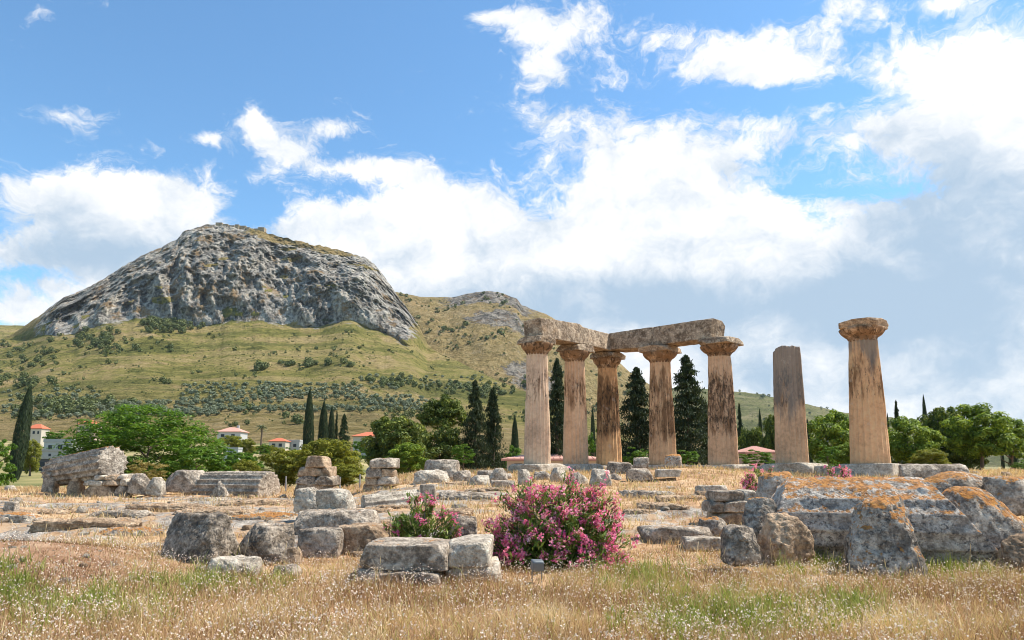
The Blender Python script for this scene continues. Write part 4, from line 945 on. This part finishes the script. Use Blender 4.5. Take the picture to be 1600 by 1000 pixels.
tree('green_bush', 'pale green bush low right of the rightmost column', 'bush', 'yellow', 1420, 1482, 700, 50, group=BG)
tree('pine_tree', 'tall pine with forked dark crown, centre of the right group', 'pine', 'darkpine', 1432, 1516, 628, 64, group=PG)
tree('pine_tree', 'largest spreading pine of the right group with bare trunk', 'pine', 'pine', 1474, 1588, 625, 58, bottom=722, group=PG, variant=1)
tree('pine_tree', 'dark low pine under the largest spreading pine', 'pine', 'darkpine', 1470, 1540, 680, 62, group=PG)
tree('pine_tree', 'smaller pine with thin trunk near the right edge', 'pine', 'pine', 1544, 1614, 650, 60, bottom=718, group=PG, variant=2)
tree('green_bush', 'green bush at the right edge below the small pine', 'bush', 'bright', 1576, 1640, 716, 50, group=BG)
tree('pine_tree', 'pine cut off by the right edge', 'pine', 'pine', 1590, 1700, 668, 66, group=PG)
tree('cypress_tree', 'pencil-thin cypress rising above the right pines', 'cypress', 'cypress', 1442, 1454, 618, 86, group=CG)
tree('conifer_tree', 'open-branched conifer tip right of the rightmost column', 'conifer', 'ragged', 1394, 1414, 626, 76)
tree('cypress_tree', 'tiny far cypress beside the open-branched conifer', 'cypress', 'cypress', 1386, 1393, 646, 100, group=CG)
tree('cypress_tree', 'small dark cypress tip above the small right pine', 'cypress', 'cypress', 1561, 1567, 656, 100, group=CG)
tree('cypress_tree', 'ragged cypress tip near the right edge', 'cypress', 'ragged', 1572, 1590, 654, 90, group=CG)

for i, (a0, a1, tp, dd_, kd, lb) in enumerate([(372, 402, 684, 190, 'yellow', 'ochre garden bush right of the salmon-roofed house'), (322, 352, 686, 180, 'bright', 'green garden tree left of the salmon-roofed house'), (400, 424, 692, 200, 'bright', 'green garden tree under the palm'),
        (376, 412, 700, 110, 'bright', 'dark garden tree in front of the village lane'), (440, 474, 697, 150, 'bright', 'green garden tree in front of the grey flat-roofed house'), (90, 122, 694, 150, 'bright', 'small garden tree before the white flat-roofed house'), (20, 46, 690, 150, 'yellow', 'yellowish garden bush at the foot of the leaning cypress'),
        (326, 376, 694, 130, 'bright', 'low garden tree before the white annexe'), (334, 388, 679, 200, 'yellow', 'rounded garden tree below the salmon-roofed house'), (396, 436, 694, 215, 'yellow', 'yellow garden bush left of the bright red roof'), (56, 96, 698, 175, 'bright', 'small tree between the red-roofed and white flat-roofed houses'), (548, 580, 684, 200, 'bright', 'garden tree before the roof between cypresses and dark pine'), (590, 660, 676, 150, 'darkpine', 'far dark tree behind the spreading dark pine')]):
    tree('garden_tree', lb, 'tree', kd, a0, a1, tp, dd_, group='trees in the village gardens')
# ------------------------------------------------------------------ oleanders
def oleander(label, px0, px1, top, base_py, d, nleaf, nclus, dens=1.0, seed=1, tone=0.0):
    rg = np.random.RandomState(seed); xc = (px0 + px1) / 2
    b = AT(xc, base_py, d); zg = float(ground_z(b.x, d, False)); w = (px1 - px0) / F * d; h = EZ + UV(xc, top)[1] * d - zg
    root = empty('oleander_bush', (b.x, d + w * .25, zg), label, 'oleander')
    # stems fan out from the base
    ns = max(14, int(nleaf / 260)); parts = []; tips = []
    for i in range(ns * 3):
        a = rg.uniform(0, 2 * PI); e = math.acos(rg.uniform(.05, 1.0)); dirv = np.array([math.sin(e) * math.cos(a), math.sin(e) * math.sin(a) * .8, math.cos(e)])
        k = (1 + .30 * float(fbm(dirv[0] * 2.2 + seed, dirv[1] * 2.2, dirv[2] * 2.2, 3, seed=seed))) * rg.uniform(.72, 1.0)
        tip = dirv * np.array([w * .5, w * .42, h]) * k; tips.append((tip, dirv))
        if i < ns:
            m = tip * .5 + np.array([0, 0, h * .12]); parts.append(tube_np([(rg.normal(0, .05), rg.normal(0, .05), -.05), m, tip], [.016, .011, .004], 5))
    V, Q = join(parts); obj('stem', mesh('stem', V, [Q]), MGREYBARK, root)
    T = np.array([t for t, _ in tips]); Dv = np.array([q for _, q in tips])
    idx = rg.randint(0, len(T), nleaf); s = 1 - rg.uniform(0, 1, nleaf) ** 1.7 * .62
    P = T[idx] * s[:, None] + rg.normal(0, .055, (nleaf, 3)) * (w / 2.5); P[:, 2] = np.maximum(P[:, 2], .02)
    N = rg.normal(0, .8, (nleaf, 3)) + np.array([0, 0, .5]) + Dv[idx] * .3
    V, Q, r = cards(P, N, np.full(nleaf, .125), .21, rg, .48 + tone + rg.normal(0, .24, nleaf), Dv[idx] + np.array([0, 0, .7]))
    f = obj('foliage', mesh('foliage', V, [Q], {'rnd': r}), ML['oleander'], root)
    ci = rg.randint(0, len(T), nclus); C = T[ci] * rg.uniform(.90, 1.06, nclus)[:, None] + rg.normal(0, .05, (nclus, 3))
    C[:, 2] = np.maximum(C[:, 2], .08)
    per = 9; Cc = np.repeat(C, per, 0) + rg.normal(0, .034, (nclus * per, 3)); Dn = np.repeat(Dv[ci], per, 0) + rg.normal(0, .5, (nclus * per, 3)) + np.array([0, -.2, .3])
    pet = 4; Pp = np.repeat(Cc, pet, 0) + rg.normal(0, .011, (nclus * per * pet, 3)); Np = np.repeat(Dn, pet, 0) + rg.normal(0, .55, (nclus * per * pet, 3))
    tn = np.repeat(np.repeat(rg.normal(.45, .2, nclus), per), pet) + rg.normal(0, .16, len(Pp))
    V, Q, r = cards(Pp, Np, np.full(len(Pp), .036), .8, rg, tn)
    obj('flowers', mesh('flowers', V, [Q], {'rnd': r}), ML['flower'], root, kind='stuff')
    FOOT.append((b.x, d + w * .25, w * .36, w * .3))
    return root
oleander('big rounded oleander bush covered in pink flowers, centre foreground', 750, 992, 735, 884, 11.3, 17000, 760, seed=3)
oleander('small sparse oleander with pink flowers behind the cracked block', 586, 722, 772, 850, 12.4, 4600, 60, seed=5, tone=.12)
oleander('pink oleander peeping out behind the coursed wall', 1160, 1252, 726, 775, 17.5, 2600, 110, seed=8)
oleander('pink oleander between the broken and rightmost columns', 1276, 1352, 722, 752, 19.0, 2400, 110, seed=9)

# ------------------------------------------------------------------ ground floodlight
fb_ = AT(839, 908, ground_at(839, 912)); FOOT.append((fb_.x, fb_.y - .25, .22, .45)); root = empty('floodlight', (fb_.x, fb_.y, fb_.z + .10), 'small grey metal floodlight box standing in the grass', 'floodlight')
def bevel_box(name, dims, mat, parent, loc, rot=(0, 0, 0), sharp=40):
    V, Q = stone_np(dims, 3, sharp=sharp, chips=0, rough=0.0, n=7); return obj(name, mesh(name, V, [Q]), mat, parent, loc, rot)
bevel_box('housing', (.175, .14, .15), MMETAL, root, (0, 0, .02 + .03), (.25, 0, .25), 60)
bevel_box('glass', (.15, .012, .12), MWIN, root, (.02, .085, .08), (.25, 0, .25), 60)
V, Q = tube_np([(-.07, 0, -.2), (-.07, 0, .10)], [.008, .008], 6); V2, Q2 = tube_np([(.07, .03, -.2), (.07, .03, .10)], [.008, .008], 6)
obj('bracket', mesh('bracket', V, [Q]), MMETAL, root); obj('bracket', mesh('bracket', V2, [Q2]), MMETAL, root)

# ------------------------------------------------------------------ grass
def blades(X, Y, Z, h, w, lean, rnd, rg):
    n = len(X); a = rg.uniform(0, 2 * PI, n); la = rg.uniform(0, 2 * PI, n)
    bx, by = np.cos(a) * w / 2, np.sin(a) * w / 2; lx, ly = np.cos(la) * lean * h, np.sin(la) * lean * h
    B = np.stack([X, Y, Z], 1); s = np.stack([bx, by, 0 * bx], 1); z = np.stack([0 * h, 0 * h, h], 1); l = np.stack([lx, ly, 0 * lx], 1)
    V = np.stack([B - s, B + s, B + .55 * z + .35 * l + s * .8, B + .55 * z + .35 * l - s * .8, B + z * (1 - .25 * lean[:, None]) + l], 1).reshape(-1, 3)
    o = np.arange(n)[:, None] * 5
    return V, [o + np.array([0, 1, 2, 3]), o + np.array([3, 2, 4])], np.repeat(np.clip(rnd, 0, 1), 5)
def scatter(n, y0, y1, rg, power=1.0, umax=.86):
    t = rg.uniform(0, 1, n); y = (y0 ** (2 - power) + t * (y1 ** (2 - power) - y0 ** (2 - power))) ** (1 / (2 - power)) if power != 2 else y0 * (y1 / y0) ** t
    return rg.uniform(-umax, umax, n) * y, y
def keep_clear(x, y, shrink=.88):
    k = np.ones(len(x), bool)
    for (fx, fy, rx, ry) in FOOT: k &= ~((((x - fx) / (rx * shrink)) ** 2 + ((y - fy) / (ry * shrink)) ** 2) < 1)
    return k
rg = np.random.RandomState(2024)
GREENS = [(150, 950, 110, 30), (30, 930, 40, 40), (330, 915, 90, 18), (1010, 905, 70, 30), (1130, 960, 110, 35), (1270, 882, 50, 18), (1480, 890, 80, 14), (850, 860, 60, 14), (1150, 985, 120, 20), (1320, 960, 60, 20)]
def greenness(x, y):
    u = x / y; z = ground_z(x, y, False); v = (z - EZ) / y
    g = 0
    for (px, py, rx, ry) in GREENS:
        uu, vv = UV(px, py); g = g + np.exp(-((u - uu) * F / rx) ** 2 - ((v - vv) * F / ry) ** 2)
    return np.clip(g, 0, 1)
# foreground sward
x, y = scatter(230000, 4.6, 13.0, rg, 1.25); k = keep_clear(x, y); x, y = x[k], y[k]
cl = fbm(x * 1.3, y * 1.3, 0, 3, seed=91); cl2 = fbm(x * 5, y * 5, 0, 2, seed=92)
k = (cl + .5 * cl2 + rg.uniform(-.35, .75, len(x))) > -.12
bk = np.exp(-((x + 7.6) / 2.4) ** 2 - ((y - 10.4) / 1.3) ** 2) + .8 * (fbm(x * .55, y * .8, 7.7, 3, seed=88) > .20)
k &= rg.uniform(0, 1, len(x)) > .45 * bk
x, y, cl = x[k], y[k], cl[k]
gz = ground_z(x, y); gr = greenness(x, y)
bank = np.exp(-((x + 7.6) / 2.2) ** 2 - ((y - 10.4) / 1.5) ** 2)
h = rg.gamma(4, .036, len(x)) * (1 + 1.3 * cl) * (1 - .6 * bank) * sstep(13.5, 9.5, y).clip(.45, 1); h = np.clip(h, .04, .46)
lo = fbm(x * .45, y * .6, 0, 3, seed=93); rn = .42 + .6 * cl + 1.1 * lo + rg.normal(0, .22, len(x)); rn = rn - .55 * bank; rn = np.where(rn > .87, .80, rn)
isg = rg.uniform(0, 1, len(x)) < (  .07 + .30 * gr + .35 * np.clip(fbm(x * .7, y * .9, 3.1, 3, seed=94), 0, 1)); rn = np.where(isg, rg.uniform(.89, 1, len(x)), rn)
V, fs, r = blades(x, y, gz - .01, h, rg.uniform(.0035, .007, len(x)) * (.7 + y / 18), rg.uniform(.1, 1.25, len(x)), rn, rg)
obj('dry_grass', mesh('dry_grass', V, fs, {'rnd': r}), ML['straw'], label='dense dry brown and straw grass across the foreground', cat='grass', kind='stuff')
# low grass among the ruins
x, y = scatter(150000, 12.5, 46, rg, 1.5); k = keep_clear(x, y, 1.0); x, y = x[k], y[k]
cl = fbm(x * .35, y * .7, 0, 4, seed=95); k = (cl - .55 * rock_mask(x, y) + rg.uniform(-.15, .30, len(x))) > -.06; x, y, cl = x[k], y[k], cl[k]
gz = ground_z(x, y); h = rg.gamma(5, .022, len(x)) * (1 + .8 * cl) * (.9 + y / 60)
rn = .58 + .5 * cl + rg.normal(0, .17, len(x)); rn = np.where(rn > .87, .82, rn); rn = np.where(rg.uniform(0, 1, len(x)) < .05, .92, rn)
V, fs, r = blades(x, y, gz - .01, np.clip(h, .03, .5), .006 + .0007 * y + 0 * h, rg.uniform(.2, .9, len(x)), rn, rg)
obj('dry_grass', mesh('dry_grass', V, fs, {'rnd': r}), ML['straw'], label='sparse golden dry grass between the ruins and rock ledges', cat='grass', kind='stuff')
# white seed tufts
x, y = scatter(42000, 4.6, 12.8, rg, 1.3); k = keep_clear(x, y); x, y = x[k], y[k]
cl = fbm(x * .8, y * .8, 0, 3, seed=97); cl = cl + .8 * fbm(x * 3.5, y * 3.5, 0, 2, seed=98); k = (1.6 * cl + rg.uniform(-.5, .45, len(x))) > .02; x, y = x[k], y[k]
gz = ground_z(x, y); hh = gz + np.clip(rg.normal(.20, .07, len(x)), .05, .42) * sstep(13.5, 9.5, y).clip(.5, 1); P = np.stack([x, y, hh], 1)
P = np.repeat(P, 3, 0) + rg.normal(0, .004, (len(P) * 3, 3))
V, Q, r = cards(P, rg.normal(size=P.shape) + np.array([0, -.4, .5]), np.full(len(P), .0185), .75, rg)
obj('seed_heads', mesh('seed_heads', V, [Q], {'rnd': r}), ML['tuft'], label='tiny whitish pink seed heads dotted over the foreground grass', cat='seed heads', kind='stuff')
# green weeds
pts = []
for (px, py, rx, ry) in GREENS:
    m = int(22 + rx * .30)
    for i in range(m):
        qx, qy = px + rg.normal(0, rx * .6), py + rg.normal(0, ry * .6); dd = ground_at(qx, min(max(qy, 860), 1090), 4.5, 14)
        if dd: pts.append((UV(qx, qy)[0] * dd, dd))
pts = np.array(pts); per = 26; X = np.repeat(pts[:, 0], per) + rg.normal(0, .05, len(pts) * per); Y = np.repeat(pts[:, 1], per) + rg.normal(0, .05, len(pts) * per)
k = keep_clear(X, Y); X, Y = X[k], Y[k]; gz = ground_z(X, Y)
V, fs, r = blades(X, Y, gz - .01, np.clip(rg.gamma(6, .03, len(X)), .05, .38), rg.uniform(.006, .013, len(X)), rg.uniform(.1, .9, len(X)), rg.uniform(0, 1, len(X)), rg)
obj('green_weeds', mesh('green_weeds', V, fs, {'rnd': r}), ML['weed'], label='patches of green weeds in the foreground grass', cat='weeds', kind='stuff')
# tall pale stalks with plumes
sp = [(160, 962, .95), (425, 935, .4), (800, 880, .75), (815, 885, .65), (845, 878, .6), (905, 868, .5), (1215, 880, .5), (1235, 885, .42), (1290, 872, .5), (1455, 880, .55), (1470, 882, .6), (1488, 885, .5), (435, 905, .45), (700, 890, .4), (90, 905, .4), (60, 880, .5), (640, 905, .3), (1120, 900, .35)]
sp += [(rg.uniform(0, 1600), rg.uniform(870, 985), rg.uniform(.28, .5)) for i in range(60)]
parts = []
for (px, py, L) in sp:
    dd = ground_at(px, py, 4.5, 16) or 10.; p = AT(px, py, dd); le = rg.normal(0, .16, 2)
    pts_ = [(p.x, p.y, p.z - .02), (p.x + le[0] * L * .4, p.y + le[1] * L * .4, p.z + L * .55), (p.x + le[0] * L * 1.2, p.y + le[1] * L, p.z + L)]
    parts.append(tube_np(pts_, [.0028, .0022, .0014], 4))
    e = np.array(pts_[2]); parts.append(tube_np([e - (0, 0, .02), e + (le[0] * .04, 0, .03), e + (le[0] * .1, 0, .09)], [.002, .006, .001], 5))
V, Q = join(parts)
obj('tall_grass_stalks', mesh('tall_grass_stalks', V, [Q], {'rnd': np.full(len(V), .8)}), ML['straw'], label='tall pale grass stalks rising above the foreground grass', cat='grass', kind='stuff')

# ------------------------------------------------------------------ fence posts
for px, t, bt in ((446, 744, 770), (531, 745, 768), (562, 741, 768), (417, 746, 766)):
    d = 33.0; a = AT(px, bt, d); b = AT(px, t, d); V, Q = tube_np([(0, 0, -.3), (0, 0, b.z - a.z)], [.04, .04], 6)
    lab = {446: 'thin fence post left of the stepped block pile', 531: 'thin fence post right of the stepped block pile', 562: 'thin fence post beside the overhanging block pile', 417: 'thin fence post at the end of the lying fluted shaft'}[px]
    me = mesh('fence_post', V, [Q]); obj('fence_post', me, MPOST, None, a, label=lab, cat='post', group='thin fence posts')

# ------------------------------------------------------------------ buildings
def house(label, px0, px1, roof_py, eave_py, base_py, d, wall, roof, kind='hip', dep=None, wins=(), rz=0.0, cat='house', name='house', chimney=False, door=None):
    xc = (px0 + px1) / 2; a = AT(px0, eave_py, d); b = AT(px1, eave_py, d); w = b.x - a.x; dep = dep or w * .8
    zb = AT(xc, base_py, d).z; ze = a.z; zr = AT(xc, roof_py, d).z
    g = float(ground_z(a.x + w / 2, d, False)); zlow = min(zb, g) - 1.0 - zb
    root = empty(name, (a.x + w / 2, d + dep / 2, zb), label, cat, 'village houses' if cat == 'house' and d > 100 else None, rz)
    h = ze - zb
    V, Q = box_np(-w / 2, w / 2, -dep / 2, dep / 2, zlow, h); obj('wall', mesh('wall', V, [Q], smooth=False), wall, root)
    o = .06 * w if kind != 'flat' else .02 * w; rh = zr - ze; x, y = w / 2 + o, dep / 2 + o
    if kind == 'hip':
        s = min(x, y) * .9; V = np.array([(-x, -y, h + .02), (x, -y, h + .02), (x, y, h + .02), (-x, y, h + .02), (-x, -y, h + .18), (x, -y, h + .18), (x, y, h + .18), (-x, y, h + .18), (-x + s, 0, h + rh), (x - s, 0, h + rh)])
        V[8:, 2] = max(h + rh, h + .3)
        if x > y: pass
        fs = [np.array([(0, 3, 2, 1), (0, 1, 5, 4), (1, 2, 6, 5), (2, 3, 7, 6), (3, 0, 4, 7), (4, 5, 9, 8), (6, 7, 8, 9)]), np.array([(5, 6, 9), (7, 4, 8)])]
        rf = obj('roof', mesh('roof', V, fs, smooth=False), roof, root)
        if roof in (MTILE, MPTILE):      # tile rolls running up the slope, ridge cap
            n = 16; parts = []
            for i in range(1, n):
                t = i / n; px_ = -x + 2 * x * t; k = min(1, (px_ + x) / s, (x - px_) / s)
                parts.append(tube_np([(px_, -y, h + .19), (px_, -y * (1 - k), h + .18 + (max(rh, .3) - .18) * k + .01)], [.035 * w / 8, .035 * w / 8], 5))
            Vt, Qt = join(parts); obj('tile_rolls', mesh('tile_rolls', Vt, [Qt]), roof, rf)
    else:
        V, Q = box_np(-x, x, -y, y, h + .02, h + max(rh, .25)); rf = obj('roof', mesh('roof', V, [Q], smooth=False), roof, root)
    if chimney:
        V, Q = box_np(w * .18, w * .18 + .7, -.3, .4, h + .1, h + max(rh, .4) + .7); obj('chimney', mesh('chimney', V, [Q], smooth=False), wall, rf)
    for (u0, u1, v0, v1) in wins:
        V, Q = box_np(-w / 2 + u0 * w, -w / 2 + u1 * w, -dep / 2 - .05, -dep / 2 + .1, h * v0, h * v1); wi = obj('window', mesh('window', V, [Q], smooth=False), MWIN, root)
        t = .07; V, Q = box_np(-w / 2 + u0 * w - t, -w / 2 + u1 * w + t, -dep / 2 - .14, -dep / 2 + .05, h * v0 - .16, h * v0 - .01); obj('sill', mesh('sill', V, [Q], smooth=False), MWHITE, wi)
    if door:
        u0, u1, v1 = door; V, Q = box_np(-w / 2 + u0 * w, -w / 2 + u1 * w, -dep / 2 - .04, -dep / 2 + .1, 0, h * v1); obj('door', mesh('door', V, [Q], smooth=False), MDARKWOOD, root)
    return root
house('two-storey house with orange-red hip roof right of the leaning cypress', 41, 65, 662, 670, 690, 225, MPLASTER, MTILE, wins=[(.44, .58, .6, .82), (.75, .86, .6, .82), (.15, .27, .15, .4)])
house('white flat-roofed house with blue-grey windows above the tilted drum', 69, 113, 686, 691, 706, 185, MWHITE, MGREYW, 'flat', wins=[(.16, .30, .2, .7), (.50, .66, .25, .75), (.78, .86, .2, .8)])
house('low grey building behind the dark shed', 52, 106, 702, 705, 718, 160, MGREYW, MSHEET, 'flat', wins=[(.1, .17, .3, .7), (.45, .52, .3, .7)])
house('dark open shed with weathered sheet roof left of the tilted drum', 28, 96, 713, 717, 732, 138, MDARKWOOD, MSHEET, 'flat', wins=[(.25, .32, .2, .7), (.52, .66, .1, .7)], cat='shed', name='shed')
house('house with red roof partly hidden by the broad leafy tree', 122, 148, 656, 663, 676, 255, MPINK, MTILE, wins=[(.1, .4, .35, .75), (.55, .8, .35, .75)])
house('white house with salmon roof right of the broad leafy tree', 340, 376, 667, 675, 686, 245, MWHITE, MPTILE, wins=[(.15, .3, .3, .7), (.6, .75, .3, .7)], chimney=True)
house('house with bright red roof left of the tall slim cypress', 420, 446, 684, 690, 700, 235, MPLASTER, MTILE, wins=[(.2, .4, .2, .7), (.6, .8, .2, .7)])
house('grey flat-roofed house beside the bright red roof', 444, 468, 687, 690, 702, 240, MGREYW, MGREYW, 'flat', wins=[(.2, .4, .3, .7), (.6, .8, .3, .7)])
house('small white annexe peeping over the bushes right of the leafy tree', 350, 372, 699, 702, 714, 170, MWHITE, MGREYW, 'flat', wins=[(.3, .6, .2, .7)])
house('house with red roof between cypress group and dark pine', 552, 600, 674, 682, 695, 240, MPLASTER, MTILE, wins=[(.7, .85, .3, .7)])
house('long low cream building with faded tile roof behind the first columns', 792, 938, 707, 720, 742, 56, MPLASTER, MPTILE, wins=[(.08, .16, .1, .8), (.9, .96, .1, .7)], dep=5, cat='building', name='low_building')
house('small pink house with pale tile roof behind the broken column', 1166, 1216, 696, 709, 735, 62, MPINK, MPTILE, dep=4, wins=[(.55, .7, .3, .7)], cat='house')
house('pale far house glimpsed between the right pines', 1466, 1482, 698, 704, 716, 150, MWHITE, MGREYW, 'hip', wins=[(.4, .6, .3, .7)])

# palm and utility pole in the village
def palm(px, top, base, d):
    b = AT(px, base, d); h = AT(px, top, d).z - b.z; root = empty('palm_tree', b, 'small palm tree among the village houses', 'palm')
    V, Q = tube_np([(0, 0, -3), (.1, 0, h * .5), (0, 0, h * .85)], [.35, .28, .3], 8); obj('trunk', mesh('trunk', V, [Q]), MBARK, root)
    r_ = np.random.RandomState(4); P = []; N = []; U = []
    for i in range(26):
        a = r_.uniform(0, 2 * PI); e = r_.uniform(-.5, 1.1)
        for s in np.linspace(.1, 1, 9): P.append((math.cos(a) * s * 1.7, math.sin(a) * s * 1.7, h * .88 + s * 1.7 * math.sin(e) - s * s * .9)); N.append((0, 0, 1)); U.append((math.cos(a), math.sin(a), e))
    V, Q, r = cards(np.array(P), np.array(N, float) + r_.normal(0, .4, (len(N), 3)), np.full(len(P), .8), .3, r_, None, np.array(U)); obj('crown', mesh('crown', V, [Q], {'rnd': r}), ML['olive'], root)
palm(408, 664, 690, 230)
b = AT(119, 690, 200); h = AT(119, 652, 200).z - b.z
root = empty('utility_pole', b, 'thin utility pole beside the broad leafy tree', 'pole')
V, Q = tube_np([(0, 0, -3), (0, 0, h)], [.16, .11], 6); obj('pole', mesh('pole', V, [Q]), MBARK, root)
V, Q = box_np(-.9, .9, -.06, .06, h - .7, h - .55); obj('crossarm', mesh('crossarm', V, [Q], smooth=False), MBARK, root)

# ------------------------------------------------------------------ hillside trees
_su = np.linspace(UV(-60, 600)[0], UV(900, 600)[0], 420)
_sy = 260 + (d_cliff(_su)[None, :] - 264) * np.linspace(0, 1, 240)[:, None]; _sz = slope_z(np.broadcast_to(_su, _sy.shape), _sy); _sv = (_sz - EZ) / _sy
def slope_hit(px, py):
    u, v = UV(px, py); j = int(np.clip(np.searchsorted(_su, u), 0, len(_su) - 1)); i = np.nonzero(_sv[:, j] >= v)[0]
    if not len(i): return None
    y = _sy[i[0], j]; return (_su[j] * y, y, float(_sz[i[0], j]))
def small_crown(seed, n, size, tall=1.0):
    r_ = np.random.RandomState(seed); d_ = r_.normal(size=(n, 3)); d_ /= np.linalg.norm(d_, axis=1)[:, None]
    lump = 1 + .45 * fbm(d_[:, 0] * 1.5 + seed, d_[:, 1] * 1.5, d_[:, 2] * 1.5, 2, seed=seed)
    P = d_ * (lump * r_.uniform(.5, 1, n) ** .5)[:, None] * np.array([.5, .5, .46 * tall]) + np.array([0, 0, .5 * tall])
    return cards(P, d_ + np.array([0, 0, .4]) + r_.normal(0, .4, (n, 3)), np.full(n, size), .6, r_)
OM = [crown_mesh('crown', small_crown(s, 170, .26), ML['olive']) for s in (1, 2, 3)]
HM = [crown_mesh('crown', small_crown(s, 190, .24, 1.15), ML['bush']) for s in (4, 5, 6)]
V, Q = tube_np([(0, 0, -.2), (.03, 0, .35)], [.07, .05], 5); TM = mesh('trunk', V, [Q]); TM.materials.append(MBARK)
hr = np.random.RandomState(99); olive_pts = []; bush_pts = []
def rows(px0, px1, py0, py1, dx, dy, slant=0.0, jit=.25, p=.92):
    py = py0
    while py <= py1:
        px = px0 + hr.uniform(0, dx)
        while px <= px1:
            if hr.rand() < p: olive_pts.append((px + hr.normal(0, dx * jit) + slant * (py - py0), py + hr.normal(0, dy * jit)))
            px += dx
        py += dy
rows(280, 445, 602, 632, 9, 5.5); rows(400, 565, 603, 624, 8, 5); rows(556, 668, 622, 646, 7, 5, .4); rows(150, 345, 632, 650, 8, 4.5); rows(0, 150, 612, 655, 12, 7, p=.7); rows(560, 780, 590, 612, 13, 6, p=.6)
rows(330, 560, 640, 646, 8, 4, p=.8)
for i in range(7000):
    px = hr.uniform(-30, 830); py = hr.uniform(505, 668)
    if hr.rand() < .5: continue
    if float(fbm(px * .014, py * .05, 0, 3, seed=17)) + hr.uniform(-.06, .07) + (.05 if hr.rand() < .05 else 0) > .13: bush_pts.append((px, py, hr.gamma(2, .2) + .15))
for (cx, cy, rx, ry, n, s) in ((262, 508, 42, 9, 90, 1.7), (150, 535, 60, 14, 60, 1.5), (40, 560, 50, 20, 40, 1.3), (490, 572, 50, 5, 26, 1.3), (410, 578, 8, 4, 5, 1.8), (120, 640, 90, 12, 60, 1.5), (30, 600, 40, 12, 30, 1.5), (620, 600, 60, 12, 50, 1.1), (720, 605, 50, 10, 40, 1.1), (760, 615, 40, 8, 30, 1.2)):
    for i in range(n): bush_pts.append((cx + hr.normal(0, rx * .55), cy + hr.normal(0, ry * .55), s * hr.uniform(.6, 1.25)))
for i in range(2600):
    px = hr.uniform(-30, 830); py = hr.uniform(500, 660)
    if float(fbm(px * .03, py * .09, 5.5, 3, seed=23)) > -.02: bush_pts.append((px, py, hr.uniform(.14, .34)))
def hill_individual(name, label, cat, group, me, p, w, h, trunk=True):
    root = empty(name, p, label, cat, group, hr.uniform(0, 6.28)); root.scale = (w, w, h)
    obj('crown', me, None, root, (0, 0, .12 if trunk else -.05))
    if trunk: obj('trunk', TM, None, root)
def mass(name, label, cat, src, pts_):
    Vs = []; Qs = []; Rs = []; o = 0
    for i, (p, w, h) in enumerate(pts_):
        me = src[i % len(src)]; 
        V0, Q0, R0 = src[i % len(src)]
        a = hr.uniform(0, 6.28); c, s = math.cos(a), math.sin(a)
        V1 = np.stack([(V0[:, 0] * c - V0[:, 1] * s) * w + p[0], (V0[:, 0] * s + V0[:, 1] * c) * w + p[1], V0[:, 2] * h + p[2] - .1 * h], 1)
        Vs.append(V1); Qs.append(Q0 + o); Rs.append(R0); o += len(V1)
    return np.concatenate(Vs), np.concatenate(Qs), np.concatenate(Rs)
ol = []
for q in olive_pts:
    p = slope_hit(*q)
    if p: ol.append((p, hr.uniform(3.4, 5.4), hr.uniform(2.8, 4.2)))
ol.sort(key=lambda e: e[0][1])
for i, (p, w, h) in enumerate(ol[:290]):
    hill_individual('olive_tree', 'small grey-green olive tree in the groves on the lower mountain slope', 'olive tree', 'olive trees in the hillside groves', OM[i % 3], p, w, h)
if ol[290:]:
    V, Q, r = mass('olive_grove', '', '', [small_crown(s, 60, .42) for s in (1, 2, 3)], ol[290:])
    obj('olive_grove', mesh('olive_grove', V, [Q], {'rnd': r}), ML['olive'], label='more distant olive groves on the mountain slope', cat='olive grove', kind='stuff')
bs = []
for q in bush_pts:
    p = slope_hit(q[0], q[1])
    if p: bs.append((p, 4.8 * q[2] * (.6 + p[1] / 1600), 4.2 * q[2] * (.6 + p[1] / 1600)))
bs.sort(key=lambda e: -e[1] / e[0][1])
for i, (p, w, h) in enumerate(bs[:290]):
    hill_individual('hillside_bush', 'dark green bush dotting the grassy mountain slope', 'bush', 'dark bushes on the mountain slope', HM[i % 3], p, w, h, False)
for gi, nn, sz in ((0, 420, 5.5), (2, 500, 8.0)):
    gx, gy, gzz = RIDGE[gi]; ri = hr.randint(int(gx.shape[0] * .2), int(gx.shape[0] * .97), nn * 3); ci = hr.randint(0, gx.shape[1], nn * 3)
    for i, j in zip(ri, ci):
        if float(fbm(gx[i, j] / 140, gy[i, j] / 140, 0, 3, seed=19)) > .0: w_ = sz * (hr.gamma(3, .3) + .3); bs.append(((gx[i, j], gy[i, j], gzz[i, j]), w_, w_ * .85))
V, Q, r = mass('scrub', '', '', [small_crown(s, 36, .5, 1.1) for s in (4, 5, 6)], bs[290:])
obj('scrub', mesh('scrub', V, [Q], {'rnd': r}), ML['bush'], label='small distant scrub on the mountain slope', cat='scrub', kind='stuff')

# ------------------------------------------------------------------ haze: one closed box of thin air round the whole place
V, Q = box_np(-13500, 13500, -950, 5200, -20, 560)
hm = bpy.data.materials.new('thin_haze'); hm.use_nodes = True; t = NT(hm.node_tree); t.n.clear()
pv = t.node('ShaderNodeVolumePrincipled'); pv.inputs['Color'].default_value = (.80, .88, .97, 1); pv.inputs['Density'].default_value = 2.5e-5; pv.inputs['Anisotropy'].default_value = .1
t.l.new(pv.outputs[0], t.node('ShaderNodeOutputMaterial').inputs['Volume'])
obj('haze', mesh('haze', V, [Q], smooth=False), hm, label='thin bluish summer haze over the distant hills', cat='haze', kind='stuff')

for o in bpy.data.objects:
    if o.parent is None and 'category' in o and 'kind' not in o: o['kind'] = 'thing'
